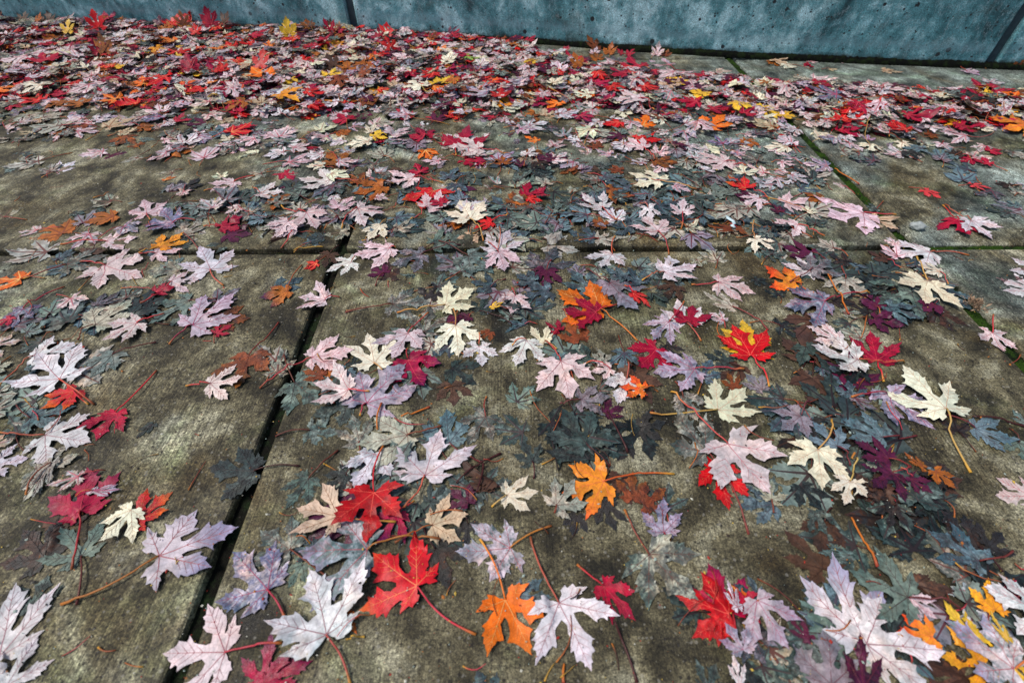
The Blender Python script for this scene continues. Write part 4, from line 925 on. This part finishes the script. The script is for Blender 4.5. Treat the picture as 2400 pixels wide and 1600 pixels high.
# ---------------------------------------------------------------- height field the leaves settle on
CELL = .004; HX0, HY0 = -3.0, -.5; HNX, HNY = 1700, 850
HF = np.zeros((HNX, HNY), np.float32)
for i in range(HNX):                          # the wind-blown drift is deepest against the wall on the left
    x = HX0+i*CELL; yw = wy(x); ys = HY0+np.arange(HNY)*CELL
    amp = .010*max(0., min(1., (.55-x)/.7)); d = np.clip((ys-(yw-.42))/.42, 0, 1)
    HF[i] = amp*d**2*(ys < yw)
def cell(x, y): return np.clip(((x-HX0)/CELL).astype(int), 1, HNX-2), np.clip(((y-HY0)/CELL).astype(int), 1, HNY-2)
def splat(x, y, z):
    i, j = cell(x, y)
    for a in (-1, 0, 1):
        for b_ in (-1, 0, 1): np.maximum.at(HF, (i+a, j+b_), z)
def leaf_points(V, bx, by, L, ang, wf, flat, up, r, tilt=0., wild=False):
    x, y = V[:, 0]*wf, V[:, 1]; rr = np.hypot(x, y); th = np.arctan2(x, y)
    k = flat; extra = 0
    if wild and r.random() < .13:        # one side folded over the other
        s_ = r.choice((-1, 1)); m_ = x*s_ > .04; extra = np.where(m_, .05+.12*(x*s_-.04), 0); x = np.where(m_, s_*(.04-(x*s_-.04)*.9), x)
    elif r.random() < (.25 if wild else .12): extra = k*(1 if wild else .45)*r.uniform(.5, 1.1)*np.clip(rr-.4, 0, 1)**2*(.6+.4*np.sin(th*2+r.uniform(0, 6)))
    fold = r.uniform(-.30, .34)*k; z = fold*np.abs(x)**1.3+extra
    z += r.uniform(-.22, .16)*k*(y-.3)**2*np.where(y > .3, 1, .5)
    z += .055*k*np.sin(3*th+r.uniform(0, 6))*rr**2*r.uniform(.4, 1.7)
    z += k*r.uniform(-.5, .55)*np.clip(rr-.55, 0, 1)**2
    ph = [r.uniform(0, 6) for _ in range(4)]
    z += (.014*k+.003)*(np.sin(9*x+ph[0])*np.sin(8*y+ph[1])+.6*np.sin(19*x+ph[2])*np.sin(17*y+ph[3]))
    bend = r.uniform(-.10, .10); x = x+bend*y*y
    ca, sa = math.cos(ang), math.sin(ang)
    if up:                                    # standing on its stalk end, leaning back
        e = R(up); yy = y*math.cos(e)-z*math.sin(e); zz = y*math.sin(e)+z*math.cos(e)
    else:
        e = tilt; yy = y*math.cos(e)-z*math.sin(e); zz = y*math.sin(e)+z*math.cos(e)
    X = bx+L*(ca*yy+sa*x); Y = by+L*(sa*yy-ca*x); Z = L*zz
    if Y.max() > 1.5:
        lim = np.interp(X, WXS, WYS)-.004; Y = np.where(Y > lim, lim-(Y-lim)*.05, Y)
    i, j = cell(X, Y); g = HF[i, j]
    if up: Z = Z-Z.min()+float(np.percentile(g, 30))+.0004; Z = np.maximum(Z, g*.9+.0004)
    else:
        q = float(np.percentile(g, 62)); Z = Z-np.percentile(Z, 12)+q
        Z = np.maximum(Z, g+.00045)
    splat(X[::1], Y[::1], np.minimum(Z, g+(.0035 if wild else .014))+.0004)
    return X, Y, Z
def bitten(V, F, vn, r, p):
    """leaf with a torn or eaten edge"""
    if r.random() > p: return F, vn
    for _ in range(r.choice((1, 1, 2))):
        a = r.uniform(-2, 2); d = r.uniform(.45, .95); cx, cy, cr = math.sin(a)*d, math.cos(a)*d, r.uniform(.08, .20)
        hit = np.hypot(V[:, 0]-cx, V[:, 1]-cy) < cr
        F = [f for f in F if not (hit[f[0]] and hit[f[1]] and hit[f[2]])]; vn = [v for v in vn if not hit[v[0][len(v[0])//2:]].any()]
    return F, vn
WXS = np.linspace(-3.4, 3.9, 300); WYS = np.array([wy(x) for x in WXS])
def leaf_cols(V, code, r):
    p = PAL[code]; c1, c2, mc = [np.array(q) for q in p[:3]]
    val = r.uniform(.84, 1.13); hue = np.array([r.uniform(.95, 1.05), r.uniform(.95, 1.05), r.uniform(.94, 1.07)])*val
    rr = np.hypot(V[:, 0], V[:, 1]); t = np.clip((rr-.35+r.uniform(-.12, .12))/.5, 0, 1)**1.3
    if code in ('RO', 'OR', 'MP', 'PO', 'LX', 'OY', 'P', 'M', 'L'):
        a = r.uniform(0, 6.28); t = np.clip(t+.55*(V[:, 0]*math.cos(a)+V[:, 1]*math.sin(a)-.3), 0, 1)
    col = (c1[None]*(1-t[:, None])+c2[None]*t[:, None])*hue[None]
    rough = p[4]+r.uniform(-.05, .07)+(.14 if code in 'TKDHU' else 0)
    if code in ('W', 'w', 'C'): mc = np.array(r.choice([mc, (.20, .27, .26), (.24, .21, .30), (.36, .28, .20)]))
    if code == 'RO': col = c1[None]*(1-np.clip(t*1.6-.45, 0, 1)[:, None])+c2[None]*np.clip(t*1.6-.45, 0, 1)[:, None]; col *= hue[None]
    A = np.concatenate([np.clip(col, 0, .9), np.full((len(V), 1), rough)], 1)
    m = min(1., max(0., p[3]*r.uniform(.5, 1.45)))
    B_ = np.concatenate([np.tile(mc*val, (len(V), 1)), np.full((len(V), 1), m)], 1)
    return A, B_
def stalk_rings(ax, ay, az, bx, by, rad, n, sides, r, lift, cols, endc, sway):
    """tapered bent tube from the leaf (a) to the cut end (b); returns verts, faces, colours"""
    dx, dy = bx-ax, by-ay; L = math.hypot(dx, dy) or 1e-3; nx, ny = -dy/L, dx/L
    P = []; t = np.linspace(0, 1, n+1); x = ax+dx*t+nx*sway*L*np.sin(t*math.pi); y = ay+dy*t+ny*sway*L*np.sin(t*math.pi)
    lim = np.interp(x, WXS, WYS)-.004; y = np.minimum(y, lim)
    i, j = cell(x, y); g = HF[i, j]; z = g+rad+.0003+lift*np.sin(t*math.pi); z[0] = max(az, z[0]*.0+az); z = np.maximum(z, g+rad*.8)
    z = np.maximum(z, np.concatenate([[az], az+(z[1:]-az)*np.minimum(1, t[1:]*3)]))
    vs = []; cs = []
    for k in range(n+1):
        rk = rad*(.85+.25*t[k]) if k < n-1 else rad*(1.35 if k == n-1 else 1.5)
        tx, ty = dx/L, dy/L
        for s in range(sides):
            a = 2*math.pi*s/sides; vs.append((x[k]-ty*rk*math.cos(a), y[k]+tx*rk*math.cos(a), z[k]+rk*math.sin(a)))
            f = max(0, (t[k]-.72)/.28); cs.append([cols[q]*(1-f)+endc[q]*f for q in range(3)]+[.42])
    fs = []
    for k in range(n):
        for s in range(sides):
            a = k*sides+s; b_ = k*sides+(s+1) % sides; fs.append((a, b_, b_+sides, a+sides))
    fs.append(tuple(range(sides))[::-1]); fs.append(tuple(n*sides+s for s in range(sides)))
    splat(x, y, z+rad*.5)
    return vs, fs, cs
def mesh_from(name, vs, fs, A, B_, uv, origin=(0, 0, 0), smooth=True):
    me = bpy.data.meshes.new(name); V = np.asarray(vs, np.float32)-np.array(origin, np.float32)
    nv = len(V); lens = np.array([len(f) for f in fs], np.int32); flat = np.array([i for f in fs for i in f], np.int32)
    me.vertices.add(nv); me.vertices.foreach_set('co', V.ravel())
    me.loops.add(len(flat)); me.loops.foreach_set('vertex_index', flat)
    me.polygons.add(len(fs)); me.polygons.foreach_set('loop_start', np.concatenate([[0], np.cumsum(lens)[:-1]]).astype(np.int32))
    me.update(calc_edges=True)
    for n_, d in (('col', A), ('mot', B_)):
        at = me.color_attributes.new(n_, 'FLOAT_COLOR', 'POINT'); at.data.foreach_set('color', np.asarray(d, np.float32).ravel())
    ul = me.uv_layers.new(name='uv'); ul.data.foreach_set('uv', np.asarray(uv, np.float32)[flat].ravel())
    if smooth: me.shade_smooth()
    me.materials.append(M_LEAF); me.validate()
    return me
STALKC = [(.40, .05, .03), (.46, .13, .03), (.22, .04, .025), (.50, .05, .07), (.30, .08, .03)]
ENDC = [(.55, .30, .04), (.20, .06, .02), (.45, .16, .03)]
def vein_strip(P, ids, w0, w1, L, vc, off, vs, fs, As, Bs, Us, n):
    pts = P[ids]; m = len(ids); d = np.gradient(pts, axis=0); d /= np.maximum(np.linalg.norm(d, axis=1, keepdims=True), 1e-9)
    s = np.stack([-d[:, 1], d[:, 0], d[:, 2]*0], 1); wv = np.linspace(w0, w1, m)[:, None]*L; up_ = np.array([0, 0, 1])
    vs.append(np.concatenate([pts+s*wv*a+up_*b_ for a, b_ in zip((-1, 0, 1), (.00018, .00055, .00018))]))
    As.append(np.tile(vc, (3*m, 1))); Bs.append(np.zeros((3*m, 4))); Us.append(np.tile(off, (3*m, 1)))
    for q in range(m-1):
        for a in (0, m): fs.append((n+a+q, n+a+q+1, n+a+m+q+1, n+a+m+q))
# ---------------------------------------------------------------- leaf litter: the uncounted rest
LV, LF, LA, LB, LU = [], [], [], [], []; LN = 0
def add_lo(bx, by, L, ang, code, wf, flat, up, r, tilt=0., stalk=True, end=None, wild=True):
    global LN
    V, F, vn = r.choice(LO); F, vn = bitten(V, F, vn, r, .22)
    X, Y, Z = leaf_points(V, bx, by, L, ang, wf, flat, up, r, tilt, wild)
    A, B_ = leaf_cols(V, code, r); off = np.array([r.uniform(0, 50), r.uniform(0, 50)])
    P = np.stack([X, Y, Z], 1)
    LV.append(P); LF.extend([tuple(q+LN for q in f) for f in F]); LA.append(A); LB.append(B_); LU.append(V+off); LN += len(V)
    vc = np.array(PAL[code][5]+(.5,))
    for ids, w0, w1 in vn: vein_strip(P, ids, w0, w1, L, vc, off, LV, LF, LA, LB, LU, LN); LN += 3*len(ids)
    if stalk:
        base = (bx, by, float(Z[int(np.argmin(np.hypot(V[:, 0], V[:, 1])))]))
        if end is None:
            a = ang+math.pi+r.uniform(-.6, .6); sl = L*r.uniform(.45, 1.05); end = (bx+math.cos(a)*sl, by+math.sin(a)*sl)
        pc = PAL[code][6] if r.random() < .55 else r.choice(STALKC)
        vs, fs, cs = stalk_rings(*base, *end, .00075, 5, 4, r, .003, pc, r.choice(ENDC), r.uniform(-.12, .12))
        LV.append(np.array(vs)); LF.extend([tuple(q+LN for q in f) for f in fs]); LA.append(np.array(cs))
        B2 = np.zeros((len(vs), 4)); LB.append(B2); LU.append(np.tile(off, (len(vs), 1))); LN += len(vs)
def pick(mix, r):
    t = r.random()*sum(w_ for _, w_ in mix)
    for c, w_ in mix:
        t -= w_
        if t <= 0: return c
    return c
MIXB = [('W', 30), ('w', 16), ('G', 11), ('C', 10), ('R', 7), ('M', 11), ('MP', 4), ('P', 6), ('RO', 2), ('O', 2), ('OY', 1), ('Y', 1.5), ('OB', 4), ('B', 4), ('T', 3), ('L', 5), ('V', 4), ('N', 4), ('D', 3)]
MIXU = [('P', 4), ('M', 3), ('H', 5), ('B', 5), ('D', 4), ('T', 4), ('G', 3), ('W', 4), ('V', 3)]
MIXM = [('W', 20), ('w', 16), ('G', 20), ('C', 5), ('T', 14), ('V', 8), ('U', 7), ('M', 3), ('R', 1), ('OB', 3), ('B', 2), ('H', 3), ('P', 2), ('L', 4), ('N', 4), ('O', 1)]
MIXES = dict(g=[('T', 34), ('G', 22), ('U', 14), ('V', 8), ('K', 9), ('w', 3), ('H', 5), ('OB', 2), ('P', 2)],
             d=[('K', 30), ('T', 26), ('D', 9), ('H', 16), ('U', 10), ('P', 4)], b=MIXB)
def inpoly(x, y, poly):
    c = False; n = len(poly)
    for i in range(n):
        x1, y1 = poly[i]; x2, y2 = poly[(i+1) % n]
        if (y1 > y) != (y2 > y) and x < (x2-x1)*(y-y1)/(y2-y1)+x1: c = not c
    return c
def on_joint(x, y):                           # the wide mossy joint stays mostly clear
    jx = PX0+PSL-math.sin(R(.55))*y; return abs(x-jx) < .034 and y < 1.5
def sizer(r): return min(.085, max(.026, r.gauss(.047, .012)))
def fill(poly, dens, mix, r, flat, tilt, stalkp=.5, edge=True):
    xs = [p[0] for p in poly]; ys = [p[1] for p in poly]
    x0, x1, y0, y1 = max(min(xs), -2.9), min(max(xs), 3.2), min(ys), max(ys); n = int((x1-x0)*(y1-y0)*dens); k = 0
    for _ in range(n):
        x, y = r.uniform(x0, x1), r.uniform(y0, y1)
        if not inpoly(x, y, poly) or y > wy(x)-.012 or on_joint(x, y) and r.random() < .85: continue
        k += 1; c = pick(mix, r); up = 0; L = sizer(r); a = r.uniform(0, 6.28)
        if edge and (not inpoly(x, y-.13*r.random()**1.5, poly) or not inpoly(x, y+.05*r.random(), poly) and x > .1): continue
        add_lo(x-.38*L*math.cos(a), y-.38*L*math.sin(a), L, a, c, r.uniform(.85, 1.1), flat*FLAT.get(c, 1)**.6, up, r, r.gauss(0, tilt), r.random() < stalkp)
    return k
r = random.Random(77)
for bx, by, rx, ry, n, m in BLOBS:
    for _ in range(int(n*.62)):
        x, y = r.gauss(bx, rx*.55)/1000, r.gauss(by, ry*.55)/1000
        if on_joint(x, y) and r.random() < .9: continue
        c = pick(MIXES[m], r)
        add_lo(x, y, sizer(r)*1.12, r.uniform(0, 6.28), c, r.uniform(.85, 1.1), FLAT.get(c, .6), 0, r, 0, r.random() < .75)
for _ in range(60):                           # a few strays beyond the frame
    x, y = r.uniform(-2.6, 3), r.uniform(-.4, 1.9); px = abs(x)-1.15*abs(y)-.25
    if px > 0 or y < .05: c = pick(MIXM, r); add_lo(x, y, sizer(r), r.uniform(0, 6.28), c, 1, FLAT.get(c, .8), 0, r)
n1 = fill(BAND, 950, MIXU+MIXB, r, .6, .05, .3)
n2 = fill(MID, 560, MIXM, r, .55, .03, .6, False)
n3 = fill(BAND, 1000, MIXB, r, .95, .12, .45)
for _ in range(60):                          # leaves propped against the wall foot
    x = r.uniform(-2.9, .62) 
    d = r.uniform(.01, .20)*r.random()**.5; c = pick([('M', 3), ('R', 2), ('B', 4), ('H', 3), ('P', 3), ('W', 2), ('OB', 3), ('V', 1), ('Y', .5)], r)
    add_lo(x, wy(x)-.015-d, sizer(r), R(90+r.uniform(-70, 70)), c, 1, 1., r.uniform(10, 42), r)
# ---------------------------------------------------------------- the leaves one can point at
blank = LEAVES
order = sorted(range(len(LEAVES)), key=lambda k: LEAVES[k][8])
GROUP = 'fallen maple leaves scattered on the concrete paving'
# pack colour and roughness in one array per vertex
def one_leaf(row, k):
    bx, by, L, ang, code, wf, sx, sy, lay, up, lab = row
    bx, by, L, sx, sy = bx/1000, by/1000, L/1000*.96, sx/1000, sy/1000; ang = R(ang); r = random.Random(900+k*7)
    flat = FLAT.get(code, .85)*r.uniform(.7, 1.15); has = row[6] or row[7]
    if not lab:
        add_lo(bx, by, L, ang, code, wf, flat, up, r, 0, bool(has) or r.random() < .4, (sx, sy) if has else None, False); return
    if '#' in lab: q = lab.split('#'); lab = q[0]+MARKS[int(q[1])]
    V, F, vn = HI[r.randrange(len(HI))]; F, vn = bitten(V, F, vn, r, .14)
    X, Y, Z = leaf_points(V, bx, by, L, ang, wf, flat, up, r)
    A, B_ = leaf_cols(V, code, r); off = np.array([r.uniform(0, 50), r.uniform(0, 50)]); U = V+off
    if code in ('W', 'w', 'C'): B_[:, 3] *= .55
    P = np.stack([X, Y, Z], 1); base = P[int(np.argmin(np.hypot(V[:, 0], V[:, 1])))]
    root = bpy.data.objects.new('maple_leaf', None); C.objects.link(root); root.location = base; root.empty_display_size = .01
    tag(root, lab, 'leaf', GROUP)
    vs = [P]; fs = list(F); As = [A]; Bs = [B_]; Us = [U]; n = len(P); vc = np.array(PAL[code][5]+(.45,))
    vc[:3] *= r.uniform(.85, 1.15)
    for ids, w0, w1 in vn:                    # raised veins, part of the blade's own mesh
        vein_strip(P, ids, w0, w1, L*.62, vc, off, vs, fs, As, Bs, Us, n); n += 3*len(ids)
    link('blade', mesh_from('blade', np.concatenate(vs), fs, np.concatenate(As), np.concatenate(Bs), np.concatenate(Us), base), None, root)
    if has or r.random() < .3:
        if not has:
            a = ang+math.pi+r.uniform(-.4, .4); sx, sy = bx+math.cos(a)*L*.6, by+math.sin(a)*L*.6
        pc = PAL[code][6]; pc = tuple(q*r.uniform(.85, 1.2) for q in pc)
        s_v, s_f, s_c = stalk_rings(base[0], base[1], base[2]+.0006, sx, sy, .00085+.00035*L/.08, 12, 7, r, .004, pc, r.choice(ENDC) if sum(pc) > .3 else pc, r.uniform(-.09, .09))
        link('stalk', mesh_from('stalk', s_v, s_f, s_c, np.zeros((len(s_v), 4)), np.tile(off, (len(s_v), 1)), base), None, root)
for k in order: one_leaf(LEAVES[k], k)
tag(link('leaf_litter', mesh_from('leaf_litter', np.concatenate(LV), LF, np.concatenate(LA), np.concatenate(LB), np.concatenate(LU)), None),
    'drift of countless fallen maple leaves against the wall and soaked leaves on the slabs', 'leaf litter', kind='stuff')
# ---------------------------------------------------------------- loose stalks and small bits
r = random.Random(5)
for ax, ay, bx, by, lab in STALKS:
    ax, ay, bx, by = ax/1000, ay/1000, bx/1000, by/1000; base = np.array((ax, ay, .0))
    i, j = cell(np.array([ax]), np.array([ay])); z0 = float(HF[i, j][0])+.0015; dk = 'dark' in lab; ye = 'yellow' in lab
    c = (.05, .012, .012) if dk else (.55, .32, .05) if ye else (.52, .15, .02); e = c if dk or ye else (.30, .05, .03)
    v, f, cs = stalk_rings(ax, ay, z0, bx, by, .0013 if not ye else .0009, 12, 8, r, .002, c, e, r.uniform(-.06, .06))
    me = mesh_from('leaf_stalk', v, f, cs, np.zeros((len(v), 4)), np.zeros((len(v), 2)), (ax, ay, z0))
    o = link('leaf_stalk', me); o.location = (ax, ay, z0); tag(o, lab, 'leaf stalk', 'bare leaf stalks without a blade')
def ztop(x, y):
    i, j = cell(np.array([x]), np.array([y])); return float(HF[i, j][0])
# dried flower head caught on the mossy joint
M_DRY = plain_mat('dry_bract', (.42, .30, .20), (.20, .12, .07), .8, 200)
bm = bmesh.new(); r = random.Random(3)
for q in range(120):
    a, e, L = r.uniform(0, 6.28), r.uniform(-.1, 1.3), r.uniform(.006, .018); d = Vector((math.cos(a)*math.cos(e), math.sin(a)*math.cos(e), math.sin(e)))
    p = d*r.uniform(.001, .007)+Vector((r.gauss(0, .007), r.gauss(0, .007), .002)); s = d.cross(Vector((r.random(), r.random(), r.random()))).normalized()*r.uniform(.0007, .0022)
    m_ = p+d*L*.5+Vector((0, 0, .0012)); vv = [bm.verts.new(p), bm.verts.new(m_+s), bm.verts.new(p+d*L), bm.verts.new(m_-s), bm.verts.new(m_+Vector((0, 0, .001)))]
    for t in ((0, 1, 4), (1, 2, 4), (2, 3, 4), (3, 0, 4)): bm.faces.new([vv[i_] for i_ in t])
me = bpy.data.meshes.new('dried_flower_head'); bm.to_mesh(me); bm.free()
o = link('dried_flower_head', me, M_DRY); o.location = (.858, .648, ztop(.858, .648)+.002)
tag(o, 'tangled dry tan flower head caught on the mossy joint', 'flower head')
# grey leaf rolled into a cocoon
M_ROLL = plain_mat('rolled_leaf', (.22, .25, .25), (.40, .44, .43), .7, 120)
vs, fs = [], []
for i in range(15):
    t = i/14; rad = .0095*math.sin(math.pi*min(1, t*1.1+.06))**.6+.0008
    for j in range(18):
        a = j/18*2*math.pi; rr = rad*(1+.16*math.sin(3*a+t*9)+.10*math.sin(7*a-t*14)); vs.append((-.019+.038*t, rr*math.cos(a), .0085+rr*.8*math.sin(a)))
for i in range(14):
    for j in range(18): fs.append((i*18+j, i*18+(j+1) % 18, (i+1)*18+(j+1) % 18, (i+1)*18+j))
fs += [tuple(range(18))[::-1], tuple(14*18+j for j in range(18))]
me = bpy.data.meshes.new('rolled_leaf'); me.from_pydata(vs, [], fs); me.shade_smooth()
o = link('rolled_leaf', me, M_ROLL); o.location = (.905, .905, ztop(.905, .905)); o.rotation_euler = (0, 0, R(-12)); tag(o, 'grey leaf rolled up like a cocoon above the mossy crossing', 'leaf')
# pale blue torn scrap
M_SCR = plain_mat('pale_scrap', (.55, .68, .72), (.42, .55, .60), .5, 80)
pth = [(-.006, .022), (-.003, .010), (.006, .002), (.004, -.010), (-.004, -.017), (.001, -.024)]; vs, fs = [], []
for i, (x, y) in enumerate(pth):
    w_ = (.003, .005, .004, .0045, .005, .0025)[i]
    for a, h in ((-1, 0), (-.4, .0022), (.5, .0018), (1, 0)): vs.append((x+w_*a, y+.3*w_*a, h+.0015*math.sin(i*2)+.001))
for i in range(5):
    for j in range(3): a = i*4+j; fs.append((a, a+4, a+5, a+1))
me = bpy.data.meshes.new('torn_scrap'); me.from_pydata(vs, [], fs); me.shade_smooth()
o = link('torn_scrap', me, M_SCR); o.location = (.489, .917, ztop(.489, .917)+.001); o.modifiers.new('t', 'SOLIDIFY').thickness = .0006
tag(o, 'small pale blue torn scrap lying on beige leaves', 'scrap')
# fine crumbs: seed scales, grit and leaf crumbs
vs, fs, A = [], [], []; r = random.Random(8)
CR = [(.5, .5, .42), (.5, .35, .06), (.35, .12, .02), (.03, .02, .015), (.30, .38, .34), (.02, .02, .02), (.30, .02, .01)]
for _ in range(5200):
    y = .05+1.9*r.random()**1.4; x = r.uniform(-1, 1)*(.55+y*1.15); s = r.uniform(.0004, .0013) if r.random() < .93 else r.uniform(.0015, .003)
    z = ztop(x, y)+.0003; b0 = len(vs); a = r.uniform(0, 3.14); c = r.choice(CR); ca, sa = math.cos(a), math.sin(a); e = r.uniform(.3, .9)
    for px, py, pz in ((-1, 0, 0), (0, -e, 0), (1, 0, 0), (0, e, 0), (0, 0, .8)): vs.append((x+s*(px*ca-py*sa), y+s*(px*sa+py*ca), z+s*pz)); A.append((*c, .6))
    for t in ((0, 1, 4), (1, 2, 4), (2, 3, 4), (3, 0, 4)): fs.append(tuple(b0+q for q in t))
for _ in range(260):
    y = .08+2.0*r.random()**1.2; x = r.uniform(-1, 1)*(.5+y*1.1); a = r.uniform(0, 6.28); L = r.uniform(.006, .05)
    if y > wy(x)-.06: continue
    v, f, c = stalk_rings(x, y, ztop(x, y)+.0005, x+L*math.cos(a), y+L*math.sin(a), r.uniform(.00035, .0008), 5, 4, r, 0, r.choice(STALKC+[(.05, .02, .015), (.40, .24, .05)]), r.choice(ENDC), r.uniform(-.2, .2))
    b0 = len(vs); vs += v; A += c; fs += [tuple(q+b0 for q in t) for t in f]
tag(link('leaf_crumbs', mesh_from('leaf_crumbs', vs, fs, A, np.zeros((len(vs), 4)), np.zeros((len(vs), 2)), smooth=False)),
    'tiny grit, bud scales and leaf crumbs sprinkled on the slabs', 'crumbs', kind='stuff')
print('LITTER', n1, n2, n3, 'verts', LN)
